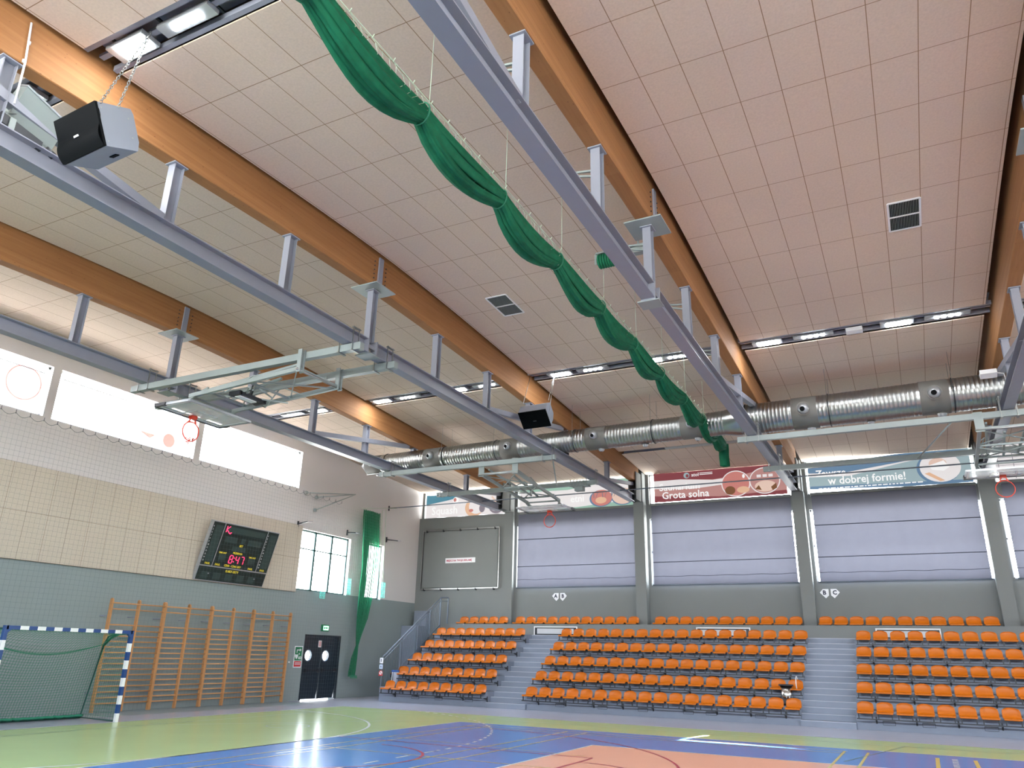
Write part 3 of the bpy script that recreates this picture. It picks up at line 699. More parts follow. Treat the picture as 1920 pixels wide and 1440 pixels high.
b = MB(); b.box(-20.5, XR-.01, 17.35, 18.41, .005, 2.93)
tag(b.build('upper_ledge', M_WF), 'grey upper ledge along the far wall under the top row of seats', 'ledge')
b = MB(); b.box(-22.98, -22.1, 17.3, 18.24, .005, 2.84); b.box(-22.75, -22.1, 17.9, 18.24, 2.84, 3.5)
tag(b.build('corner_landing', M_CONC), 'grey landing block in the far left corner behind the stair railing', 'landing')
# heater recesses in the ledge wall
for x0, x1, lb in ((-16.49, -14.61, 'white framed recess with a pale heater above the left aisle steps'), (-9.92, -7.99, 'white framed recess with a pale heater behind the middle seat block'), (-3.95, -2.04, 'white framed recess with a pale heater behind the right seat block')):
    root = empty('heater_recess', ((x0+x1)/2, 17.3, 2.5), lb, 'heater', 'framed heaters in the ledge wall')
    b = MB(); y = 17.28
    b.box(x0, x1, y-.02, y+.02, 2.80, 2.845); b.box(x0, x0+.04, y-.02, y+.02, 2.52, 2.80); b.box(x1-.04, x1, y-.02, y+.02, 2.52, 2.80); part(b, 'frame', M_WHITE, root)
    b = MB(); b.box(x0+.04, x1-.04, y, y+.015, 2.52, 2.80); part(b, 'dark_opening', M_BLACK, root)
    b = MB(); b.box(x0+.15, x1-.15, y-.03, y, 2.56, 2.76); part(b, 'heater_panel', mat('heater_pale', (.5, .5, .52), .5), root)

# ------------------------------------------------------------------ seats
def seat_mesh():
    b = MB(); prof = [(-.21, -.035), (-.215, -.012), (-.20, .006), (-.15, .006), (-.06, -.008), (.04, -.012), (.11, .0), (.155, .045), (.18, .10), (.195, .16), (.205, .215), (.205, .25), (.195, .265)]
    nu = 12; rows = []
    for i, (y, z) in enumerate(prof):
        t = i/(len(prof)-1)
        hw = .215 if i < 9 else [.213, .200, .165, .125][i-9]
        if i < 2: hw = .205
        row = []
        for j in range(nu+1):
            u = -1+2*j/nu; c = abs(u)**4
            yy, zz = y, z
            if 2 < i < 7: zz += .022*c
            if i >= 7: yy -= .045*abs(u)**2.5; 
            if i >= 11: zz -= .02*abs(u)**3
            row.append((hw*u, yy, zz))
        rows.append(row)
    b.grid(rows)
    me = b
    o = me.build('seat_shell', M_SEAT)
    return o
so = seat_mesh()
md = so.modifiers.new('t', 'SOLIDIFY'); md.thickness = .012; md.offset = 0
sd = so.modifiers.new('s', 'SUBSURF'); sd.levels = 1; sd.render_levels = 1
dg = bpy.context.evaluated_depsgraph_get(); me_seat = bpy.data.meshes.new_from_object(so.evaluated_get(dg)); me_seat.name = 'seat_shell'
bpy.data.objects.remove(so)
lb_ = MB()
for s in (-1, 1): lb_.box(s*.17-.014, s*.17+.014, -.19, -.165, -.155, -.02); lb_.bar((s*.17, -.18, -.03), (s*.17, .12, -.025), .025, .02)
lb_.box(-.18, .18, -.19, -.165, -.04, -.025)
me_feet = None
def make_seat(loc, label, group):
    global me_feet
    r = empty('stadium_seat', loc, label, 'seat', group)
    o = bpy.data.objects.new('seat_shell', me_seat); COL.objects.link(o); o.parent = r
    if me_feet is None: f = lb_.build('seat_feet', M_BLACK, r); me_feet = f.data
    else: f = bpy.data.objects.new('seat_feet', me_feet); COL.objects.link(f); f.parent = r
    return r
ORD = ['first', 'second', 'third', 'fourth', 'fifth', 'sixth', 'seventh', 'eighth', 'ninth', 'tenth', 'eleventh', 'twelfth', 'thirteenth', 'fourteenth', 'fifteenth', 'sixteenth', 'seventeenth', 'eighteenth']
ROWN = ['front row', 'second row', 'third row', 'fourth row', 'fifth row']
for bi, (nm, xs, n) in enumerate((('left', -20.48, 9), ('middle', -14.63, 18), ('right', -4.28, 14))):
    for k in range(5):
        x0 = xs+(.06*k if nm == 'left' else 0)
        dx = (.487 if nm == 'left' else .497) if nm != 'left' else (-16.6-x0)/8
        yy, zz = Y0+TD*k-.165, .47+TH*k
        for j in range(n):
            make_seat((x0+dx*j, yy, zz), 'orange plastic seat, %s of the %s block, %s from its left end' % (ROWN[k], nm, ORD[j]), 'orange seats in the %s block' % nm)
        xa, xb = x0-.22, x0+dx*(n-1)+.22
        root = empty('seat_mounting_rail', ((xa+xb)/2, yy-.17, zz-.14), 'black mounting rail under the %s of the %s seat block' % (ROWN[k], nm), 'seat rail', 'seat mounting rails')
        b = MB(); b.box(xa, xb, yy-.20, yy-.165, zz-.185, zz-.155); part(b, 'rail', M_BLACK, root)
        for j in range(0, n, 2):
            b = MB(); x = x0+dx*(j+.5); b.prism([(x-.015, yy-.165, zz-.165), (x-.015, Y0+TD*k, zz-.165), (x-.015, Y0+TD*k, zz-.25)], (.03, 0, 0)); b.box(x-.02, x+.02, Y0+TD*k-.012, Y0+TD*k, zz-.30, zz-.12)
            part(b, 'bracket', M_BLACK, root)
for nm, xs, n, dx in (('top ledge left of the first column', -20.02, 5, .475), ('top ledge between first and second columns', -17.33, 11, .489), ('top ledge between second and third columns', -11.38, 11, .490), ('top ledge between third and fourth columns', -5.5, 11, .493), ('top ledge right of the fourth column', .62, 8, .493)):
    for j in range(n): make_seat((xs+dx*j, 17.58, 2.985), 'orange plastic seat on the %s, %s from the left' % (nm, ORD[j]), 'orange seats on the top ledge')
# the side-turned seat at the left end of the second row
o = make_seat((-20.92, 14.28, .96), 'orange plastic seat turned sideways at the left end of the second row', 'orange seats in the left block'); o.rotation_euler.z = -1.35

# ------------------------------------------------------------------ stand railing
root = empty('stair_railing', (-21.1, 13.35, .5), 'grey steel stair railing climbing beside the left seat block', 'railing')
RA, RB, RC, RD = Vector((-21.0, 13.4, 1.55)), Vector((-20.9, 17.15, 4.0)), Vector((-20.62, 17.3, 4.0)), Vector((-20.62, 17.3, 2.93))
b = MB(); b.tube([RA, RB, RC], .028, 8); part(b, 'handrail', M_RAIL, root)
b = MB(); b.tube([RA+Vector((0, .02, -.12)), RB+Vector((0, 0, -.14)), RC+Vector((0, 0, -.14))], .016, 6); part(b, 'mid_rail', M_RAIL, root)
b = MB(); lo0, lo1 = Vector((-21.0, 14.2, .95)), Vector((-20.9, 17.15, 2.85)); b.tube([lo0, lo1], .016, 6); part(b, 'bottom_rail', M_RAIL, root)
for t in (0, .3, .55, .8, 1):
    p = RA+(RB-RA)*t; z0 = .5 if t == 0 else max(.5, .5+TH*int((p.y-Y0)/TD)); z0 = min(z0, 2.5)
    b = MB(); b.bar((p.x, p.y, z0), p, .04, .04); part(b, 'railing_post', M_RAIL, root)
b = MB(); b.bar(RD, RC, .04, .04); part(b, 'railing_post', M_RAIL, root)
for k in range(36):
    t = .06+.92*k/35; p = RA+(RB-RA)*t; zl = max(.95+(p.y-14.2)*.644, .6)
    b = MB(); b.bar((p.x, p.y, zl), (p.x, p.y, p.z-.12), .013, .013); part(b, 'baluster', M_RAIL, root)
for nm, z0, z1, mt in (('white notice card taped to the foot of the stair railing', 1.32, 1.52, M_SIGNW), ('small pale blue notice below the white card on the railing post', 1.12, 1.28, mat('pale_blue_card', (.5, .6, .75), .5))):
    b = MB(); b.box(-21.08, -20.93, 13.33, 13.345, z0, z1); b.box(-21.03, -21.0, 13.325, 13.33, z0+.05, z1-.04, 1); tag(b.build('notice_card', [mt, M_INK]), nm, 'notice')
root = empty('no_entry_sign', (-21.0, 13.33, .98), 'round white and red prohibition sign on the railing post by the bin', 'sign')
b = MB(); b.disc((-21.0, 13.335, .98), (0, -1, 0), .09); part(b, 'disc', M_SIGNW, root)
b = MB(); b.disc((-21.0, 13.33, .98), (0, -1, 0), .09, r2=.068); b.bar((-21.05, 13.328, 1.03), (-20.95, 13.328, .93), .02, .003, up=(0, 1, 0)); b.box(-21.09, -20.9, 13.325, 13.33, .88, .92); part(b, 'red_ring', M_SIGNR, root)

# bins
root = empty('steel_bin', (-6.43, 13.78, .5), 'brushed steel bin with a black rim behind the front row by the right aisle', 'bin')
b = MB(); b.tube([(-6.43, 13.78, .5), (-6.43, 13.78, 1.06)], .17, 24); part(b, 'bin_body', M_CHROME, root)
b = MB(); b.tube([(-6.43, 13.78, 1.05), (-6.43, 13.78, 1.09)], .215, 24); b.tube([(-6.43, 13.78, .5), (-6.43, 13.78, .53)], .18, 24); part(b, 'rim', M_BLACK, root)
root = empty('bag_stand', (-20.62, 13.75, .5), 'waste bag stand with blue rim and pale bag beside the stair railing', 'bin')
b = MB(); b.tube([(-20.62, 13.75, 1.03), (-20.62, 13.75, 1.08)], .15, 20); part(b, 'blue_rim', M_BLUEP, root)
b = MB(); b.tube([(-20.6, 13.75, 1.03), (-20.59, 13.75, .9), (-20.6, 13.75, .7), (-20.62, 13.75, .52)], [.12, .115, .09, .05], 16); part(b, 'waste_bag', M_BAG, root)
b = MB(); b.bar((-20.78, 13.75, .5), (-20.76, 13.75, 1.05), .02, .02); part(b, 'stand_leg', M_SIGNW, root)
b = MB(); b.tube([(-6.14, 14.0+.2*math.cos(2*PI*k/28), 1.12+.2*math.sin(2*PI*k/28)) for k in range(28)], .014, 6, closed=True); tag(b.build('hoop', M_SIGNW), 'white hoop leaning on the last second-row seat by the right aisle', 'hoop')

# ------------------------------------------------------------------ far wall: blinds, banners, frames, signs
BD = ['pale roller blind left of the middle, behind the middle basketball hoop', 'pale roller blind between the second and third columns', 'pale roller blind between the third and fourth columns', 'pale roller blind at the right edge of the photo', 'pale roller blind further right']
def blind(x0, x1, lb):
    root = empty('roller_blind', ((x0+x1)/2, 18.3, 4.45), lb, 'blind', 'roller blinds on the far wall')
    n = 40; P = []
    for i in range(15):
        z = 4.46+(7.66-4.46)*i/14
        P.append([(x0+(x1-x0)*j/n, 18.27+.012*math.sin(j*1.3)+.006*math.sin(j*.55+i)*max(0, 1-i/9), z) for j in range(n+1)])
    b = MB(); b.grid(P, flip=False); part(b, 'fabric', M_BLIND, root)
    b = MB()
    for z, t in ((6.48, .014), (5.33, .012)): b.box(x0, x1, 18.235, 18.25, z-t, z+t)
    part(b, 'seam_bars', M_SEAM, root)
    b = MB(); b.tube([(x0+(x1-x0)*j/30, 18.24, 4.78+.012*math.sin(j*.9)) for j in range(31)], .007, 4); part(b, 'fold_line', M_SEAM, root)
    b = MB(); b.tube([(x0-.04, 18.26, 4.45), (x1+.03, 18.26, 4.45)], .024, 8); part(b, 'bottom_bar', M_RAIL, root)
    b = MB(); b.box(x0-.03, x1+.03, 18.2, 18.42, 7.58, 7.68); part(b, 'head_box', M_WF, root)
for i in range(5): blind(BEAMS[i]+.46, BEAMS[i+1]-.29 if i < 4 else 11.8, BD[i])
# white window frames behind the blinds
for i in range(6):
    x0, x1 = BEAMS[i]+.33, BEAMS[i+1]-.15
    b = MB()
    for z0, z1 in ((4.46, 7.1), (7.66, 8.93)):
        b.box(x0, x1, 18.55, 18.61, z0, z0+.05); b.box(x0, x1, 18.55, 18.61, z1-.05, z1)
        for x in (x0+.02, x1-.03): b.box(x-.03, x+.03, 18.55, 18.61, z0, z1)
    b.box(x0, x1, 18.55, 18.6, 5.75, 5.79)
    o = struct(b, 'window_%d' % (7+i), M_PVC)
b = MB(); b.box(-22.88, -18.47, 18.55, 18.6, 7.69, 7.74); b.box(-22.88, -18.47, 18.55, 18.6, 8.88, 8.93); struct(b, 'window_13', M_PVC)

def ellipse(b, cx, cz, rx, rz, y, k=32):
    b.poly([(cx+rx*math.cos(2*PI*i/k), y, cz+rz*math.sin(2*PI*i/k)) for i in range(k)])
def glow_print(n, c, t=.6): return mat(n, tuple(v*.25 for v in c), .9, var=.06, scale=3, spec=.1, emit=tuple(c), estr=.135)   # opaque banner print; its own emission stands in for daylight shining through
T_TEAL = glow_print('print_teal', (.10, .27, .36)); T_CREAM = glow_print('print_cream', (.86, .82, .82), .75); T_WHITE = glow_print('print_white', (1.0, 1.0, 1.0), .8)
T_RED = glow_print('print_wine', (.26, .07, .08)); T_RED2 = glow_print('print_rose', (.52, .27, .25)); T_PINK = glow_print('print_coral', (.62, .24, .21)); T_SAND = glow_print('print_sand', (.8, .5, .33))
T_BLUE = glow_print('print_blue', (.15, .25, .38)); T_SKY = glow_print('print_sky', (.36, .47, .50), .6); T_GREY = glow_print('print_grey', (.25, .22, .26)); T_GREEN = glow_print('print_green', (.35, .55, .45)); T_BROWN = glow_print('print_brown', (.22, .10, .05)); T_SKIN = glow_print('print_skin', (.82, .60, .50))
Yb = 18.40
def banner(x0, x1, z0, z1, lb, base, sun_gap0=0, sun_gap1=0):
    root = empty('window_banner', ((x0+x1)/2, Yb, z0), lb, 'banner', 'banners across the far wall')
    b = MB(); n = 30
    b.grid([[(x0+(x1-x0)*j/n, Yb+.006*math.sin(j*.8+i), (z0+sun_gap0*max(0, 1-j/n*1.7))*(1-i/4)+(z1-sun_gap1*max(0, 1-j/n*1.7))*i/4) for j in range(n+1)] for i in range(5)])
    part(b, 'banner_sheet', base, root); return root
def swoosh(root, pts, m, name='printed_shape', lay=1):
    b = MB(); b.poly([(x, Yb-.012-.004*lay, z) for x, z in pts]); part(b, name, m, root)
def circ(root, cx, cz, rx, rz, m, lay=2, name='printed_picture'):
    b = MB(); ellipse(b, cx, cz, rx, rz, Yb-.012-.004*lay); part(b, name, m, root)
def btext(root, t, size, x, z, m, lay=6, sx=1.0, bold=.006): text_part(t, size, (x, Yb-.012-.004*lay, z), (1, 0, 0), (0, 0, 1), m, root, bold=bold, sx=sx, depth=.0005)
# 1 squash
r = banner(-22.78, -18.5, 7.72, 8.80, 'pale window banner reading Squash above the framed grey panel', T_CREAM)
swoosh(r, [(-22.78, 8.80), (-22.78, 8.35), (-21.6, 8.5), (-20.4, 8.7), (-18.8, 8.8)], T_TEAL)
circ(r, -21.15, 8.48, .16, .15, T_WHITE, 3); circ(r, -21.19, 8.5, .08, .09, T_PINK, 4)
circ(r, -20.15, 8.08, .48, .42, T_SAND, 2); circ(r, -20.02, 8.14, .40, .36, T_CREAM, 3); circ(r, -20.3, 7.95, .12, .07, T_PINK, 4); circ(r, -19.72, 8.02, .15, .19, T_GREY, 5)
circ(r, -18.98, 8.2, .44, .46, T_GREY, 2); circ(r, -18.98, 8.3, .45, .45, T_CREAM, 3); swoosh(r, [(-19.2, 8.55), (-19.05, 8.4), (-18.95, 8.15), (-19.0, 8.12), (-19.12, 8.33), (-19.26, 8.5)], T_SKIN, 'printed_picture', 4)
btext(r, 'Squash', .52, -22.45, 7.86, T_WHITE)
# 2 fitness
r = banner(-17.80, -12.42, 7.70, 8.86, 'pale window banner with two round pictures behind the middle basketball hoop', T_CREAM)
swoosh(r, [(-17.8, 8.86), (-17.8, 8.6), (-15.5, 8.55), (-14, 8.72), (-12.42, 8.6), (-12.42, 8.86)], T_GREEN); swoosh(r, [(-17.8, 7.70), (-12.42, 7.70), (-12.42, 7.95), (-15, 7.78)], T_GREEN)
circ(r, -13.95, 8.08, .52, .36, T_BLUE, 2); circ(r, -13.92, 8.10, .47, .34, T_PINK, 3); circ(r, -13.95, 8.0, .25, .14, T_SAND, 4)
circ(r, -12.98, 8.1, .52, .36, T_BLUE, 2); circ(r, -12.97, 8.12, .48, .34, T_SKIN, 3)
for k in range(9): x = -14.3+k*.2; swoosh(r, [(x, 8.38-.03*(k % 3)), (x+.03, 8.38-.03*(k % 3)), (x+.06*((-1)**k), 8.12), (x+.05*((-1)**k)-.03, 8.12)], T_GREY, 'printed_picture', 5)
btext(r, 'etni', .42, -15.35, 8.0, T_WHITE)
# 3 saunarium
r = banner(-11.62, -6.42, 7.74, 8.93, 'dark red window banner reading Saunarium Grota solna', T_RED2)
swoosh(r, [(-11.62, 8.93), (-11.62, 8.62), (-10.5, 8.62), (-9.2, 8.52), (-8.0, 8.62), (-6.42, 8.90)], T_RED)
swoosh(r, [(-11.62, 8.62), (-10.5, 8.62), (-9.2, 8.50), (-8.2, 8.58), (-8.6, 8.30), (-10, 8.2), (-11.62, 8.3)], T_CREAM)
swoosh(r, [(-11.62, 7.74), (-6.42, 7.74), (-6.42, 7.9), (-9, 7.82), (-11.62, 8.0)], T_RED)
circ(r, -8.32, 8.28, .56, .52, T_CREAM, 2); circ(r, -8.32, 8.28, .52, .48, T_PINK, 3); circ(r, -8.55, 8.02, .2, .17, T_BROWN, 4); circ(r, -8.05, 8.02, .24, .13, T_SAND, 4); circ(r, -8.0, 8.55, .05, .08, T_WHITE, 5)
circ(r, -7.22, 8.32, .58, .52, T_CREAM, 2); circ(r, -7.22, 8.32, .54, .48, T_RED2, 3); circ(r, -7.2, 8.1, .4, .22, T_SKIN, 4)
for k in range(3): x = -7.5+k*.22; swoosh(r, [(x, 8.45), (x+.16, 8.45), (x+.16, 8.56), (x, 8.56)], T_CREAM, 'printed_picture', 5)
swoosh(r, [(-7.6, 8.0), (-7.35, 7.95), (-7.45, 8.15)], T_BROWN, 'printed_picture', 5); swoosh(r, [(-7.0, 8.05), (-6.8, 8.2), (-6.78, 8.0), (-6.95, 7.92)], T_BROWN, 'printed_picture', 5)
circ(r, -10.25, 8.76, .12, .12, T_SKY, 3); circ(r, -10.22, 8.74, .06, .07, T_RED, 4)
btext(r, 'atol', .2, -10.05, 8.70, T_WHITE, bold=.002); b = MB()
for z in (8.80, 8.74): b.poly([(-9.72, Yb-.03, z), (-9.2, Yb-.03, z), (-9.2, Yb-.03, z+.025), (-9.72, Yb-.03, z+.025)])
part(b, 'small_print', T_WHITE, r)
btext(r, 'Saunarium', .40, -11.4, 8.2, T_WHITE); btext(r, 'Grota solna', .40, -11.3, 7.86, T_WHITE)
# 4 w dobrej formie
r = banner(-5.62, -.30, 7.72, 8.93, 'pale blue window banner reading Zawsze w dobrej formie', T_SKY, .12, .24)  # left end of sheet shaped short to let sun stripes onto the floor
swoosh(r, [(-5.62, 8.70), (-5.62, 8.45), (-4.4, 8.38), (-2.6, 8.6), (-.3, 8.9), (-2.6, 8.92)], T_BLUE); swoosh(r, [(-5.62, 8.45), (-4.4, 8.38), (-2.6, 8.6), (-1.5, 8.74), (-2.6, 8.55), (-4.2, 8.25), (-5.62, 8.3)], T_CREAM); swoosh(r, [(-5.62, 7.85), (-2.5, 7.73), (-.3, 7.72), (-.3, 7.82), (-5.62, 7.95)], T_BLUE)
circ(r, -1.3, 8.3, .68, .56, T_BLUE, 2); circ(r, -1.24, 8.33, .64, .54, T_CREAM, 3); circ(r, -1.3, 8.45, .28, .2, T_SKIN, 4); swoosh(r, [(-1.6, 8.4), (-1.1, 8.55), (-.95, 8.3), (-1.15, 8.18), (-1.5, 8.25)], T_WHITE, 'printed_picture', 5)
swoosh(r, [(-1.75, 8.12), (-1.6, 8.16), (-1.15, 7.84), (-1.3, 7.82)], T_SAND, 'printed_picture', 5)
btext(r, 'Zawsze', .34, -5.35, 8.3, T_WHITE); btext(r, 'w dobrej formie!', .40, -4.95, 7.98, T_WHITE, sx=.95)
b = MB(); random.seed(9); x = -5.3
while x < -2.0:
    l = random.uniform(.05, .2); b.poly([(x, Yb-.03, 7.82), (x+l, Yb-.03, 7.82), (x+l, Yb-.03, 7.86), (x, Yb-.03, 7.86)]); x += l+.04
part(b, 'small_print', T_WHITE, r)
# 5
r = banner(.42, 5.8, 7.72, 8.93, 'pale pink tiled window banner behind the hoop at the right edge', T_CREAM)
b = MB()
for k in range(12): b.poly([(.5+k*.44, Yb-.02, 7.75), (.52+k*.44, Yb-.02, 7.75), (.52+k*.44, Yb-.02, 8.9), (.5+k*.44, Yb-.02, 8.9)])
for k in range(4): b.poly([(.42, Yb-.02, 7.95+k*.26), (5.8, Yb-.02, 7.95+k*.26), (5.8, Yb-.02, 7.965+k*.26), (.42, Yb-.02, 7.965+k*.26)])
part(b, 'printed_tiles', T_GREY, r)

# framed advertising panel
root = empty('poster_frame', (-20.7, 18.2, 4.4), 'empty tubular frame on the grey far wall, left of the first column', 'frame')
b = MB(); y = 18.17; F4 = [(-22.68, y, 4.45), (-18.67, y, 4.47), (-18.67, y, 7.08), (-22.68, y, 7.08)]
for k in range(4): b.bar(F4[k], F4[(k+1) % 4], .045, .045, up=(0, 1, 0))
part(b, 'tube_frame', M_GALV, root)
b = MB(); b.box(-22.6, -18.75, 18.19, 18.2, 4.52, 7.02); part(b, 'backing_sheet', M_WF, root)
b = MB()
for x in (-22.5, -21.6, -20.7, -19.8, -18.9): b.box(x-.02, x+.02, 18.13, 18.25, 7.0, 7.1); b.box(x-.02, x+.02, 18.13, 18.25, 4.38, 4.48)
part(b, 'frame_clips', M_BLACK, root)
root = empty('advert_notice', (-20.6, 18.18, 5.6), 'small white notice with purple capitals inside the tubular wall frame', 'sign')
b = MB(); b.box(-21.42, -19.86, 18.17, 18.18, 5.58, 5.80); part(b, 'notice_plate', M_SIGNW, root)
text_part('MIEJSCE NA TWOJĄ REKLAMĘ', .115, (-21.36, 18.165, 5.65), (1, 0, 0), (0, 0, 1), M_INKRED, root, bold=.003, sx=.86)
for x, a, c in ((-15.87, 'A', 'B'), (-5.33, 'B', 'C')):
    root = empty('block_letter_sign', (x, 18.41, 4.1), 'pair of small white arrow plates marked %s and %s under a blind' % (a, c), 'sign')
    for s, ch in ((-1, a), (1, c)):
        b = MB(); cx = x+s*.165; zz = 4.1; y = 18.40
        pts = [(cx-s*.13, y, zz+.12), (cx-s*.13, y, zz-.1), (cx-s*.02, y, zz-.2), (cx+s*.06, y, zz-.12), (cx+s*.17, y, zz), (cx+s*.06, y, zz+.12)]
        b.prism(pts if s > 0 else pts[::-1], (0, .012, 0)); part(b, 'arrow_plate', M_SIGNW, root)
        text_part(ch, .2, (cx-.07, y-.004, zz-.07), (1, 0, 0), (0, 0, 1), M_INK, root, bold=.008)

# ------------------------------------------------------------------ basketball backstops folded up under the rails
def backstop(T, root, v0, v1, zb, clock=False, torn=False):
    """T maps (u across, v from hinge towards board, w up) to world"""
    def P(nm, m, fn, par=None):
        b = MB(); fn(b); return part(b, nm, m, par or root)
    def bar(b, p, q_, w_, h_=None): b.bar(T(*p), T(*q_), w_, h_ or w_)
    for s_ in (-1, 1):
        P('main_tube', M_LSTEEL, lambda b: bar(b, (s_*.62, 0, 7.2), (s_*.62, v0+.35, zb+.22), .075, .09))
        P('hanger_plate', M_LSTEEL, lambda b: (bar(b, (s_*.66, 0, 7.62), (s_*.66, 0, 7.12), .10, .03), bar(b, (s_*.56, 0, 7.62), (s_*.56, 0, 7.12), .10, .03)))
        P('board_arm', M_LSTEEL, lambda b: (bar(b, (s_*.62, v0+.35, zb+.22), (s_*.5, v0+.5, zb+.06), .05), bar(b, (s_*.62, v0-.2, zb+.34), (s_*.62, v0+.62, zb+.05), .045)))
        P('upper_stay', M_LSTEEL, lambda b: bar(b, (s_*.45, .2, 7.38), (s_*.35, v0+.1, zb+.42), .05))
        P('cross_brace', M_LSTEEL, lambda b: (bar(b, (s_*.6, .1, 7.17), (-s_*.6, v0*.48, 7.2-(7.0-zb)*.4), .028), bar(b, (s_*.6, v0*.5, 7.0), (-s_*.6, v0, zb+.3), .028)))
        P('lattice', M_LSTEEL, lambda b: (bar(b, (s_*.6, .9, 7.1), (s_*.42, 1.5, 7.34), .022), bar(b, (s_*.42, 1.5, 7.34), (s_*.6, 2.1, 6.98), .022), bar(b, (s_*.6, 2.1, 6.98), (s_*.38, v0-.2, zb+.45), .022)))
    for v, w_ in ((0, 7.2), (v0*.5, 7.2-(7.2-zb-.22)*.5), (v0-.1, zb+.3), (v0+.35, zb+.22)):
        P('cross_tube', M_LSTEEL, lambda b: bar(b, (-.62, v, w_), (.62, v, w_), .045))
    P('central_strut', M_LSTEEL, lambda b: (bar(b, (0, 1.1, 7.35), (0, v0-.1, zb+.32), .05), bar(b, (-.3, 1.6, 7.05), (0, 1.9, 7.3), .03), bar(b, (.3, 1.6, 7.05), (0, 1.9, 7.3), .03)))
    P('hinge_axle', M_GALV, lambda b: b.tube([T(-.72, 0, 7.17), T(.72, 0, 7.17)], .03, 8))
    # board
    brd = P('backboard', M_BOARD, lambda b: b.obox(T(0, (v0+v1)/2, zb), Vector(T(.89, 0, 0))-Vector(T(0, 0, 0)), (Vector(T(0, v1-v0-.02, 0))-Vector(T(0, 0, 0)))/2, (0, 0, .008)))
    def frame(b):
        for a, c in (((-.9, v0, zb), (.9, v0, zb)), ((-.9, v0, zb), (-.9, v1, zb)), ((.9, v0, zb), (.9, v1, zb)), ((-.9, v1, zb), (.9, v1, zb))): bar(b, a, c, .04, .05)
        bar(b, (-.88, (v0+v1)/2+.1, zb+.04), (.88, (v0+v1)/2+.1, zb+.04), .03)
    P('board_frame', M_ALU, frame, brd)
    def marks(b):
        for a, c in (((-.84, v0+.06), (.84, v0+.06)), ((-.84, v0+.06), (-.84, v1-.06)), ((.84, v0+.06), (.84, v1-.06)), ((-.84, v1-.06), (.84, v1-.06)), ((-.3, v1-.15), (.3, v1-.15)), ((-.3, v1-.6), (.3, v1-.6)), ((-.3, v1-.6), (-.3, v1-.15)), ((.3, v1-.6), (.3, v1-.15))):
            bar(b, (a[0], a[1], zb-.01), (c[0], c[1], zb-.01), .05, .004)
    P('white_lines', M_SIGNW, marks, brd)
    def pad(b):
        bar(b, (-.92, v1+.01, zb), (.92, v1+.01, zb), .05, .07)
        for s_ in (-1, 1): bar(b, (s_*.915, v1+.01, zb), (s_*.915, v1-.33, zb), .055, .075)
    P('edge_pad', M_BLACK, pad, brd)
    rim = P('rim', M_RED, lambda b: b.tube([T(.225*math.cos(2*PI*k/32), v1-.15, zb-.375+.225*math.sin(2*PI*k/32)) for k in range(32)], .014, 6, closed=True))
    P('rim_bracket', M_RED, lambda b: (b.obox(T(0, v1-.15, zb-.03), Vector(T(.075, 0, 0))-Vector(T(0, 0, 0)), Vector(T(0, .06, 0))-Vector(T(0, 0, 0)), (0, 0, .05)), bar(b, (-.06, v1-.15, zb-.08), (-.1, v1-.15, zb-.17), .03), bar(b, (.06, v1-.15, zb-.08), (.1, v1-.15, zb-.17), .03)), rim)
    for k in range(12):
        t = 2*PI*k/12
        P('net_hook', M_RED, lambda b: b.tube([T(.23*math.cos(t), v1-.15, zb-.375+.23*math.sin(t)), T(.235*math.cos(t), v1-.12, zb-.375+.25*math.sin(t))], .006, 4), rim)
    if torn:
        random.seed(3)
        def rag(b):
            for k in range(5):
                p = [(-.16+.04*k, v1-.15+.02*random.uniform(-1, 1), zb-.52-.03*k*0)]
                for j in range(6): x_, y_, z_ = p[-1]; p.append((x_+random.uniform(-.05, .07), y_+random.uniform(-.02, .02), z_-random.uniform(-.01, .045)))
                b.tube([T(*q_) for q_ in p], .008, 4)
        P('torn_net', M_RED, rag, rim)
    if clock:
        ck = P('shot_clock', M_BLACK, lambda b: (bar(b, (-.33, 2.0, 7.0), (.4, 2.0, 7.0), .32, .07), bar(b, (.0, 2.0, 7.0), (.0, 1.9, 7.3), .05), bar(b, (.4, 1.84, 7.0), (.4, 2.16, 7.0), .08, .09), bar(b, (-.33, 1.84, 7.0), (-.33, 2.16, 7.0), .08, .09)))
        P('pale_face', M_SIGNW, lambda b: bar(b, (-.15, 2.0, 6.955), (.34, 2.0, 6.955), .16, .02), ck)
CB = -.15
r1 = empty('basketball_backstop', (-13.3, CB, 7.6), 'ceiling basketball hoop folded up in front of the high left windows, torn net', 'basketball hoop', 'folded basketball hoops')
backstop(lambda u, v, w_: (-13.3-v, CB-u, w_), r1, 2.82, 3.87, 6.8, clock=True, torn=True)
r2 = empty('basketball_backstop', (-13.95, 9.15, 7.6), 'ceiling basketball hoop folded up before the second window banner, left of the middle', 'basketball hoop', 'folded basketball hoops')
backstop(lambda u, v, w_: (-13.95+u, 9.15+v, w_), r2, 3.1, 4.15, 6.67)
r3 = empty('basketball_backstop', (-.05, 9.25, 7.6), 'ceiling basketball hoop folded up at the right edge of the photo', 'basketball hoop', 'folded basketball hoops')
backstop(lambda u, v, w_: (-.05+u, 9.25+v, w_), r3, 2.3, 3.35, 6.67)
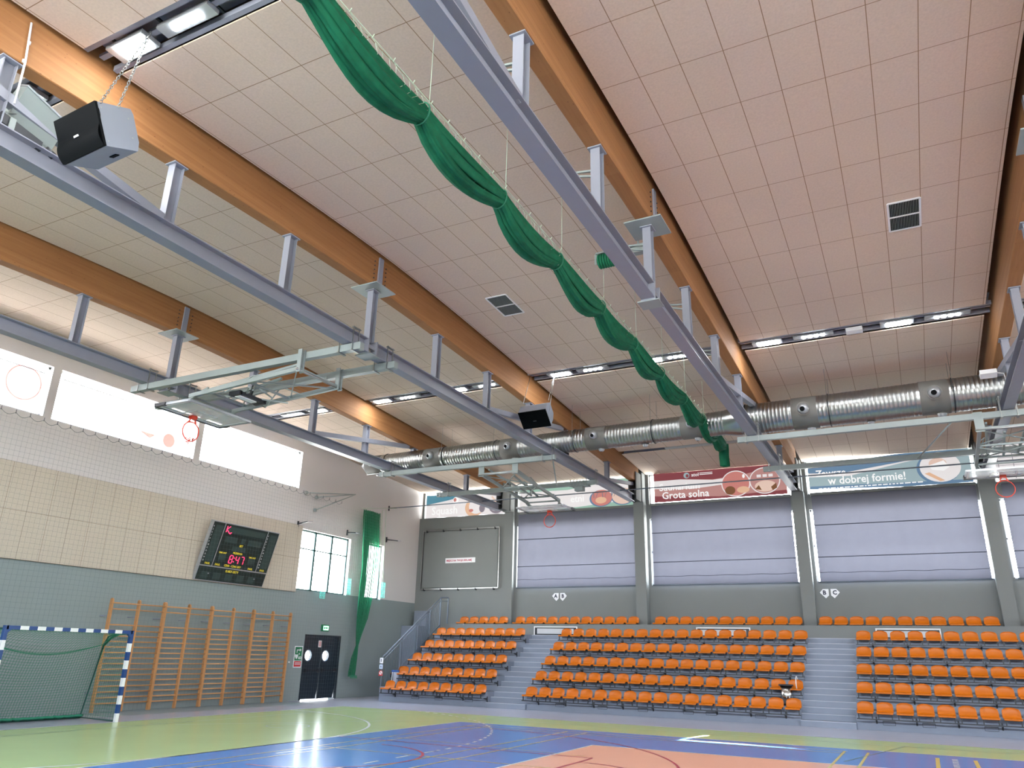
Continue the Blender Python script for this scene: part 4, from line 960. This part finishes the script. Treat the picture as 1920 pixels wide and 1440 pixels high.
BARS = [((-18.7, -.62, 7.52), (-11.85, -.62, 7.52), 'pale carrier bar above the left hoop, nearer of its two bars'),
        ((-19.3, .55, 7.52), (-11.85, .55, 7.52), 'pale carrier bar above the left hoop, farther of its two bars'),
        ((-18.6, 9.15, 7.52), (-11.95, 9.15, 7.52), 'long pale bar crossing below the duct on the left, carrying the second hoop'),
        ((-18.6, 12.85, 7.50), (-12.0, 12.85, 7.50), 'pale bar in front of the Squash and second banners'),
        ((-6.45, 9.3, 7.52), (3.2, 9.3, 7.52), 'long pale bar crossing below the duct on the right'),
        ((-6.4, 13.0, 7.50), (3.2, 13.0, 7.50), 'pale bar crossing in front of the pale blue banner')]
for p, r, lb in BARS:
    root = empty('carrier_bar', ((p[0]+r[0])/2, p[1], 7.5), lb, 'steel bar', 'pale carrier bars under the rails')
    b = MB(); b.bar(p, r, .13, .15); part(b, 'bar', M_LSTEEL, root)
    for x in BEAMS:
        if min(p[0], r[0])-.05 < x < max(p[0], r[0])+.15:
            for sx_ in (-.17, .17):
                b = MB(); b.bar((x+sx_, p[1]-.09, 7.42), (x+sx_, p[1]-.09, 7.96), .018, .018); b.bar((x+sx_, p[1]+.09, 7.42), (x+sx_, p[1]+.09, 7.96), .018, .018); b.bar((x+sx_, p[1]-.12, 7.43), (x+sx_, p[1]+.12, 7.43), .05, .02); b.bar((x+sx_, p[1]-.12, 7.93), (x+sx_, p[1]+.12, 7.93), .05, .02)
                part(b, 'clamp', M_GALV, root)
STAYS = [((-12.1, 9.3, 7.45), (-13.5, 12.75, 7.45), 'thin diagonal stay rod beside the second hoop'), ((-1.25, 9.4, 7.45), (-2.0, 12.95, 7.45), 'thin diagonal stay rod between the two right-hand carrier bars')]
for p, r, lb in STAYS:
    b = MB(); b.tube([p, r], .022, 6); tag(b.build('stay_rod', M_LSTEEL), lb, 'rod')
root = empty('hoist_motor', (-12.6, 13.0, 7.4), 'small grey hoist gear on the far carrier bar, right of the second hoop', 'winch')
b = MB(); b.box(-12.95, -12.3, 12.75, 13.0, 7.38, 7.43); b.box(-12.8, -12.5, 12.7, 12.95, 7.22, 7.36); part(b, 'gear_box', M_LSTEEL, root)
b = MB()
for k in range(6): b.tube([(-12.95+k*.12, 12.7, 7.35), (-12.95+k*.12, 12.7, 7.62)], .012, 5)
part(b, 'threaded_rods', M_GALV, root)

# cable crossing the hall high in front of the far wall
b = MB(); b.tube([(-22.95, 15.8, 7.77), (-17, 15.8, 7.78), (-8, 15.8, 7.8), (4.5, 15.8, 7.8)], .024, 6)
tag(b.build('net_rail_pipe', M_RAIL), 'thin dark pipe crossing in front of the far wall banners', 'pipe')

# ------------------------------------------------------------------ ventilation duct
root = empty('ventilation_duct', (-8, 10, 8.3), 'long round galvanised ventilation duct with ball nozzles crossing under the beams', 'duct')
def dz(x): return 8.24+(x+22)*.0055
def dy(x): return 10.45-(x+22)*.02
NZ = [-19.75, -17.15, -14.05, -10.95, -7.87, -4.68, -1.48, 1.7, 4.9]
def drad(x): return .335 if x < -13 else .355 if x < -6.95 else (.355+.085*min(1, (x+6.95)/.4))
b = MB(); pts = []; R_ = []
x = -20.1
while x < 7.5:
    smooth = any(abs(x-n) < .36 for n in NZ) or -6.98 < x < -6.5
    r_ = drad(x)
    if smooth: pts.append((x, dy(x), dz(x))); R_.append(r_+.004); x += .06
    else:
        for dr in (0, .009, .009, 0): pts.append((x, dy(x), dz(x))); R_.append(r_+dr); x += .012
        pts.append((x, dy(x), dz(x))); R_.append(r_); x += .055
b.tube(pts, R_, 40); b.tube([(-20.1, dy(-20.1), dz(-20.1)), (-20.25, dy(-20.1), dz(-20.1))], [.335, .2], 30)
part(b, 'duct_body', M_GALV, root)
for x in NZ:
    b = MB(); r_ = drad(x)+.012; b.tube([(x+t, dy(x), dz(x)) for t in (-.34, -.33, .33, .34)], [r_-.01, r_, r_, r_-.01], 40); part(b, 'nozzle_sleeve', M_DUCTCAP, root)
for x in (-19.2, -16.69, -14.6, -11.7, -9.1, -6.3, -4.05, -1.05, 2.2, 5.0):
    b = MB(); c = (x, dy(x), dz(x)); r_ = drad(x)+.014
    b.tube([(x, c[1]+r_*math.cos(2*PI*k/32), c[2]+r_*math.sin(2*PI*k/32)) for k in range(32)], .014, 6, closed=True)
    part(b, 'clamp_band', M_BLACK, root)
    b = MB()
    for s_ in (-1, 1): b.tube([(x, c[1]+s_*r_, c[2]), (x, c[1]+s_*r_*.9, z_ceil(c[1]))], .005, 4)
    part(b, 'hanger_wire', M_GALV, root)
def nozzle(c, d, sc=1.0):
    c, d = Vector(c), Vector(d).normalized()
    b = MB(); b.tube([c-d*.16*sc, c+d*.02*sc], [.22*sc, .17*sc], 28); b.tube([c+d*.02*sc, c+d*.035*sc], [.2*sc, .2*sc], 28)
    n = part(b, 'ball_nozzle', M_DUCTCAP, root)
    b = MB(); pr = [(.0, .165), (.06, .155), (.11, .125), (.14, .085), (.146, .072)]
    dd = (d+Vector((-.12, 0, -.12))).normalized(); b.tube([c+dd*(p[0]*sc+.02) for p in pr], [p[1]*sc for p in pr], 28, cap=False); part(b, 'ball', M_ALU, n)
    b = MB(); b.disc(c+dd*(.142*sc+.02), dd, .078*sc); part(b, 'opening', M_DARK, n)
for x in NZ:
    r_ = drad(x); nozzle((x, dy(x)-r_-.02, dz(x)+.0), (0, -1, -.18), .78 if x < -6.5 else .95)
    nozzle((x+.12, dy(x)-.02, dz(x)-r_*.98), (0, .1, -1), .6 if x < -6.5 else .7)
for x in (-15.7, -12.5, -9.4, -6.2, -3.05, .1): nozzle((x, dy(x)+.04, dz(x)-drad(x)*.98), (0, .15, -1), .55)
nozzle((-20.3, dy(-20), dz(-20)), (-.9, -.45, -.15), .6)
b = MB(); b.bar((-15.5, dy(-16)-.1, 7.90), (-20.1, dy(-20)-.1, 7.88), .03, .02); part(b, 'support_strip', M_GALV, root)

# ------------------------------------------------------------------ lamps in the ceiling slots
def track(x0, x1, y, lb):
    root = empty('light_track', ((x0+x1)/2, y, z_ceil(y)+.1), lb, 'light track', 'steel tracks in the ceiling slots')
    b = MB(); z = z_ceil(y); b.box(x0, x1, y-.27, y-.2, z+.03, z+.12); b.box(x0, x1, y+.2, y+.27, z+.03, z+.12); b.box(x0, x1, y-.04, y+.04, z+.08, z+.13); b.box(x0, x1, y-.29, y+.29, z+.3, z+.31)
    part(b, 'track_profile', M_STEEL, root)
    b = MB()
    for k in range(int((x1-x0)/.9)): b.box(x0+.4+k*.9, x0+.44+k*.9, y-.28, y+.28, z+.12, z+.15)
    part(b, 'track_ties', M_BLACK, root)
YS, YNR = 7.51, -6.78
bn = ['leftmost bay', 'second bay from the left', 'third bay from the left', 'right-hand bay', 'bay beyond the right edge']
for i in range(5):
    x0 = (XL if i == 0 else BEAMS[i-1]+.16)+.02; x1 = BEAMS[i]-.16
    track(x0, x1, YS, 'dark ceiling slot track with lamps, far row, %s' % bn[i])
    if i in (1, 2): track(x0, x1, YNR, 'dark ceiling slot track with lamps, near row, %s' % bn[i])
track(-11.9, -6.3, 15.28, 'dark narrow ceiling slot above the far end of the green curtain')
b = MB(); b.box(-10.2, -7.4, 15.13, 15.4, z_ceil(15.3)+.0, z_ceil(15.3)+.03); tag(b.build('slot_cover', M_LSTEEL), 'pale cover strip filling part of the narrow far ceiling slot', 'cover strip')
def place_lamp(kind, x, y, lb):
    z = z_ceil(y)+.02
    if kind == 'big':
        root = empty('floodlight', (x, y, z), lb, 'lamp', 'bright rectangular lamps in the ceiling slots')
        b = MB(); b.box(x-.40, x+.34, y-.15, y+.15, z-.03, z+.04); b.box(x-.12, x+.12, y-.08, y+.08, z+.04, z+.16)
        part(b, 'housing', M_ALU, root)
        b = MB(); b.box(x-.27, x+.27, y-.115, y+.115, z-.045, z-.03); part(b, 'lens', M_LAMP, root)
    else:
        root = empty('four_spot_lamp', (x, y, z), lb, 'lamp', 'four-spot lamps in the ceiling slots')
        b = MB(); b.box(x-.48, x+.48, y-.10, y+.10, z-.02, z+.05); b.box(x-.06, x+.06, y-.06, y+.06, z+.05, z+.15); part(b, 'housing', M_ALU, root)
        for k in range(4):
            b = MB(); cx = x-.225+.15*k; b.tube([(cx, y, z-.045), (cx, y, z-.02)], .05, 16); part(b, 'lens', M_SPOT, root)
far_big = [(-20.2, 0), (-17.5, 1), (-14.6, 1), (-11.05, 2), (-8.3, 2), (-5.15, 3), (-2.1, 3), (1.2, 4), (4.2, 4)]
far_dot = [(-21.4, 0), (-19.2, 0), (-16.5, 1), (-13.55, 1), (-10.05, 2), (-7.55, 2), (-4.05, 3), (-1.05, 3), (2.2, 4)]
seen = {}
for lst, kd, nm in ((far_big, 'big', 'bright rectangular lamp'), (far_dot, 'dot', 'four-spot lamp')):
    for x, bay in lst:
        k = seen.get((kd, bay), 0); seen[(kd, bay)] = k+1
        place_lamp(kd, x, YS, '%s in the far ceiling slot, %s, %s' % (nm, bn[bay], ('left one', 'right one', 'last')[k]))
for x, kd, lb in ((-13.8, 'big', 'bright rectangular lamp behind the grey box at the top left corner'), (-11.3, 'big', 'bright rectangular lamp above the near loudspeaker'), (-10.25, 'dot', 'four-spot lamp right of the lamp above the near loudspeaker'), (-8.3, 'big', 'bright rectangular lamp of the near slot just above the photo edge')):
    place_lamp(kd, x, YNR, lb)
root = empty('emergency_lamp', (-3.1, YS, 9.55), 'small unlit white emergency lamp between the two right-hand bright lamps', 'lamp')
b = MB(); b.box(-3.28, -2.9, YS-.12, YS+.12, 9.50, 9.60); part(b, 'case', M_SIGNW, root)

# ceiling air grilles
for x, y, lb in ((-10.6, 3.08, 'white framed air grille in the ceiling left of the green curtain'), (-1.83, 2.72, 'white framed air grille in the ceiling on the right')):
    root = empty('ceiling_grille', (x, y, z_ceil(y)), lb, 'air grille', 'ceiling air grilles')
    z = z_ceil(y)-.012; sl = (z_ceil(y+.5)-z_ceil(y-.5))
    def zz_(yy): return z+sl*(yy-y)
    b = MB()
    for p, r in (((x-.27, y-.5), (x+.27, y-.5)), ((x-.27, y+.5), (x+.27, y+.5)), ((x-.27, y-.5), (x-.27, y+.5)), ((x+.27, y-.5), (x+.27, y+.5)), ((x-.27, y), (x+.27, y))):
        b.bar((p[0], p[1], zz_(p[1])), (r[0], r[1], zz_(r[1])), .035, .02)
    part(b, 'grille_frame', M_SIGNW, root)
    b = MB(); b.add([(x-.26, y-.49, zz_(y-.49)+.004), (x+.26, y-.49, zz_(y-.49)+.004), (x+.26, y+.49, zz_(y+.49)+.004), (x-.26, y+.49, zz_(y+.49)+.004)], [(0, 3, 2, 1)]); part(b, 'dark_back', M_DARK, root)
    b = MB()
    for k in range(19): xx = x-.243+k*.027; b.bar((xx, y-.49, zz_(y-.49)), (xx, y+.49, zz_(y+.49)), .007, .012)
    part(b, 'blades', M_LSTEEL, root)

# ------------------------------------------------------------------ loudspeakers
def cam_pt(px, py, depth): return CAM+depth*((px-960)/FPX*CR-(py-720)/FPX*CU+CF)
def cdir(u, v, w_, s_): return (u*CR-v*CU+w_*CF)/s_
def speaker(P0, e1, e2, e3, lb, rods, bracket=False, wave=0):
    root = empty('loudspeaker', P0, lb, 'loudspeaker', 'hanging loudspeakers')
    # P0 is the corner nearest the hall floor; e1 along the grille, e2 height, e3 depth
    n1, n2, n3 = e1.normalized(), e2.normalized(), e3.normalized()
    pr = [(0, 0), (0, 1), (.62, 1), (1, .82), (1, .18), (.62, 0)] if not wave else [(0, 0), (0, 1), (.98, 1), (1.03, .88), (1.02, .22), (.93, 0)]
    b = MB(); b.prism([P0+e3*a+e2*c for a, c in pr], e1); part(b, 'cabinet', M_SPK, root)
    g = MB(); n = 16; Pg = []
    for j in range(n+1):
        t = j/n; off = -.02-(.045*math.sin(PI*2*t) if wave else 0)
        Pg.append([P0+e1*(-.01)+e2*t+n3*off, P0+e1*1.01+e2*t+n3*off])
    g.grid(Pg); g.prism([P0+e1*(-.01)+n3*.015, P0+e1*(-.01)+e2+n3*.015, P0+e1*(-.01)+e2+n3*(-.02), P0+e1*(-.01)+n3*(-.02)], e1*1.02)
    gr = part(g, 'grille', M_DARK, root)
    b = MB(); c = P0+e1*.5+e2*.42-n3*.03; b.obox(c-n3*(.0 if not wave else .03), n1*.045, n2*.012, n3*.004); part(b, 'badge', M_SIGNW if wave else M_BLACK, gr)
    b = MB(); b.obox(P0+e1*.32+e3*.62-n2*0+n2*.0, n1*.06, n2*.012, n3*.03); part(b, 'recess', M_DARK, root)
    b = MB()
    for a, c_ in ((.12, .12), (.12, .88), (.85, .3), (.85, .75)): b.disc(P0+e3*a+e2*c_-n1*.003, -n1, .012, k=10)
    part(b, 'screws', M_GALV, root)
    for (p, top, ch) in rods:
        b = MB()
        if ch:
            L = (top-p).length; k = int(L/.05)
            for j in range(k):
                q_ = p+(top-p)*(j+.5)/k; a = Vector((1, 0, 0)) if j % 2 else Vector((0, 1, 0)); dd = (top-p).normalized()
                b.tube([q_+a*.016*math.cos(2*PI*m/8)+dd*.034*math.sin(2*PI*m/8) for m in range(8)], .006, 5, closed=True)
        else: b.tube([p, top], .008, 6)
        part(b, 'chain' if ch else 'suspension_wire', M_GALV, root)
P1 = cam_pt(197.3, 273, 9.5)
e1, e2, e3 = cdir(-.719, .134, .365, 1), cdir(-.112, -.551, -.019, 1), cdir(.219, -.06, .452, 1)
tp = lambda p: Vector((p.x, max(p.y, -6.85), z_ceil(p.y)+.05))
ta, tb = P1+e2*1.0+e3*.12+e1*.0, P1+e2*1.0+e3*.62+e1*.0
speaker(P1, e1, e2, e3, 'large black-fronted loudspeaker on chains at the top left', [(ta-e2*.02, tp(ta), True), (tb-e2*.02, tp(tb), True)], wave=1)
f1, f2, f3 = cdir(-.752, .119, .298, 1), cdir(-.172, -.477, -.244, 1), cdir(.124, -.259, .417, 1)
P2 = cam_pt(1033, 798, 21.5)+f2
# front-face corner is the upper right one here, so the frame is built from the lower corner
P2l = P2-f2
tq = lambda p: Vector((p.x, 7.3, z_ceil(7.3)+.05))
ra, rb = P2+f3*.95, P2+f3*.9+Vector((.28, .1, -.3))
speaker(P2l, f1, f2, f3, 'loudspeaker hanging on thin wires over the second rail, near the duct', [(P2+f3*.9, tq(P2+f3*.9), False), (P2+f3*.9+f1*.95, tq(P2+f3*.9+f1*.95), False), (P2+f3*.5-f2*.4, tq(P2+f3*.5-f2*.4), False)])

# grey junction box with motor on the rail at the top left
root = empty('junction_box', (-12.35, -7.35, 8.0), 'grey metal junction box on the rail at the top left corner', 'box')
c0 = Vector((-12.25, -7.3, 8.33)); ax = Vector((.0, .30, -.09)); az = Vector((.09, .02, .2)); ay = Vector((-.12, .0, .05))
b = MB(); b.obox(c0, ax, ay, az); part(b, 'case', M_LSTEEL, root)
b = MB(); b.obox(c0+az*1.02+Vector((.02, 0, 0)), ax*1.04, ay*1.05, az*.05); part(b, 'lid', M_ALU, root)
b = MB(); b.obox((-12.2, -7.45, 8.0), (.05, .0, 0), (0, .28, -.05), (0, .0, .07)); b.tube([(-12.2, -7.1, 7.97), (-12.2, -6.98, 7.93)], .06, 10); part(b, 'motor', M_BLACK, root)
b = MB(); b.tube([(-12.2, -7.5, 8.25), (-12.2, -7.68, 8.15), (-12.2, -7.6, 7.95), (-12.2, -7.5, 7.93)], .014, 6); b.box(-12.27, -12.13, -7.62, -7.55, 7.9, 8.1); part(b, 'cable', M_LSTEEL, root)
b = MB(); b.tube([(-12.055, -7.74, 9.5), (-12.055, -7.68, 8.9), (-12.06, -7.66, 8.25)], .014, 8)
for z in (9.2, 8.9): b.tube([(-12.055, -7.70, z-.02), (-12.055, -7.70, z+.02)], .022, 8)
tag(b.build('white_conduit', M_SIGNW), 'thin white conduit running down the timber beam at the top left', 'conduit')

# white emergency light on the right-hand rail
root = empty('emergency_light', (-.30, 7.9, 8.1), 'white emergency light box on the steel rail at the right edge', 'lamp')
b = MB(); b.obox((-.42, 7.9, 8.13), (.17, .0, .0), (0, .10, -.03), (0, .02, .055)); part(b, 'case', M_SIGNW, root)
b = MB(); b.tube([(-.25, 7.9, 8.13), (-.12, 7.9, 8.1), (-.1, 7.95, 7.95)], .012, 6); part(b, 'cable', M_SIGNW, root)

# cable reel (curtain hoist) between curtain and middle rail
root = empty('cable_reel', (-6.75, -.9, 8.6), 'green cable reel on a grey bracket between the green curtain and the middle rail', 'winch')
b = MB()
ce = cam_pt(1143, 487, 15.15); 
for k in range(9):
    cx = ce+Vector((-.20+.052*k, 0, 0)); b.tube([cx+Vector((0, .13*math.cos(2*PI*m/16), .13*math.sin(2*PI*m/16))) for m in range(16)], .024, 6, closed=True)
part(b, 'green_cable', M_CURT, root)
b = MB(); b.tube([ce+Vector((-.24, 0, 0)), ce+Vector((.26, 0, 0))], .10, 14); part(b, 'drum', M_BLACK, root)
b = MB(); b.bar(ce+Vector((-.28, 0, .18)), ce+Vector((.75, 0, .18)), .09, .03); b.bar(ce+Vector((-.27, 0, .18)), ce+Vector((-.27, 0, -.05)), .09, .02); b.bar(ce+Vector((.3, 0, .18)), ce+Vector((.3, 0, -.05)), .09, .02); b.box(ce.x+.35, ce.x+.75, ce.y-.07, ce.y+.07, ce.z+.0, ce.z+.12)
part(b, 'bracket', M_LSTEEL, root)
b = MB(); b.bar(ce+Vector((.1, 0, .2)), (ce.x+.1, ce.y, z_ceil(ce.y)), .03, .03); b.bar(ce+Vector((.6, 0, .2)), (ce.x+.6, ce.y, z_ceil(ce.y)), .03, .03); part(b, 'hanger', M_LSTEEL, root)
# guide arms from the middle rail's posts
for y in (-5.15, -2.55, 0, 2.6, 5.15):
    b = MB(); zc = z_beam(y)-.35; b.bar((-6.14, y, zc), (-6.75, y, zc+.1), .03, .03); b.bar((-6.14, y, zc-.1), (-6.75, y, zc+.08), .03, .03)
    o = b.build('guide_arm', M_LSTEEL); tag(o, {-5.15: 'pale forked arm on the nearest visible post of the middle rail', -2.55: 'pale forked arm on the middle rail post before the ridge plate', 0: 'pale forked arm under the ridge plate of the middle rail', 2.6: 'pale forked arm on the first middle rail post beyond the ridge plate', 5.15: 'pale forked arm on the second middle rail post beyond the ridge plate'}[y], 'arm', 'forked arms on the middle rail')

# ------------------------------------------------------------------ green divider curtain, gathered up
root = empty('divider_curtain', (-7.5, 2, 8.5), 'long green divider curtain gathered up into a swagged bundle under the ceiling', 'curtain')
NODES = [-11.2, -9.4, -7.4, -5.2, -3.05, -.9, 1.22, 3.25, 5.3, 7.4, 9.4, 11.2, 12.4]
def sag(y):
    for a, c in zip(NODES, NODES[1:]):
        if a <= y <= c: t = (y-a)/(c-a); return math.sin(PI*t**(.8 if int(a*3) % 2 else 1.15))**.9, (c-a)/2.15
    return 0, 1
def ztop(y): return 8.47-.012*max(0, y-8)
random.seed(12)
strands = [(-.11, .02, .085, .30), (.01, -.08, .09, .34), (-.02, .13, .075, .22), (.10, .03, .08, .30), (.07, -.12, .06, .36), (-.09, -.14, .065, .38), (.11, .15, .055, .20)]
b = MB(); m = 110
for si, (dx, dzz, rr, sg) in enumerate(strands):
    P = []; ph = random.uniform(0, 6)
    for i in range(m+1):
        y = -11.2+23.6*i/m; a, q_ = sag(y); spread = .72+.28*a
        c = Vector((-7.47+dx*.75*spread+.02*math.sin(y*1.7+ph), y, ztop(y)-.17+dzz*.8*spread-sg*a*q_*.72))
        ring = []
        for k in range(19):
            t = 2*PI*k/18; r_ = rr*.78*(.85+.3*a)*(1+.24*math.sin(5*t+ph+.6*math.sin(y*.8))+.07*math.sin(9*t+y*1.1))
            ring.append(c+Vector((math.cos(t)*r_, 0, math.sin(t)*r_*1.25)))
        P.append(ring)
    b.grid(P, flip=True)
# hanging end
P = []
for i in range(9):
    z = 8.28-.09*i; P.append([(-7.47+.13*math.cos(2*PI*k/18)*(1+.25*math.sin(4*2*PI*k/18)), 12.35+.12*math.sin(2*PI*k/18)+.03*math.sin(i), z) for k in range(19)])
b.grid(P)
part(b, 'gathered_cloth', M_CURT, root)
for y in NODES[1:-1]:
    b = MB(); b.tube([(-7.47+.14*math.cos(2*PI*k/20), y, ztop(y)-.17+.17*math.sin(2*PI*k/20)) for k in range(20)], .012, 5, closed=True); part(b, 'tie_cord', M_GNET, root)
b = MB(); b.tube([(-7.38, -11.4, 8.5), (-7.38, 12.5, 8.46)], .006, 5); part(b, 'carrying_wire', M_CCORD, root)
b = MB(); y = -11.0; random.seed(5)
while y < 12.2:
    L_ = .42; n = 7
    b.tube([(-7.38, y+L_*k/n, 8.49-.06*math.sin(PI*k/n)) for k in range(n+1)], .0045, 4, cap=False)
    b.tube([(-7.38, y, 8.47), (-7.36, y+.015, 8.53)], .008, 4)
    a, _q = sag(y)
    for j in range(3):
        y2 = y+L_*(j+.5)/3; dr = .10+.26*a
        b.tube([(-7.38, y2, 8.45), (-7.38+random.uniform(-.03, .03), y2+.03, 8.45-dr*.4), (-7.40, y2-.05, 8.45-dr*.7), (-7.42, y2+.02, 8.45-dr), (-7.40, y2+.06, 8.43-dr), (-7.41, y2+.03, 8.41-dr)], .004, 4, cap=False)
    y += L_
part(b, 'lacing_cord', M_CCORD, root)
for y in NODES[2:-1:1]:
    b = MB(); b.tube([(-7.38, y+.05, 8.45), (-7.38, y+.05, z_ceil(y))], .005, 5); part(b, 'lift_rope', M_CCORD, root)
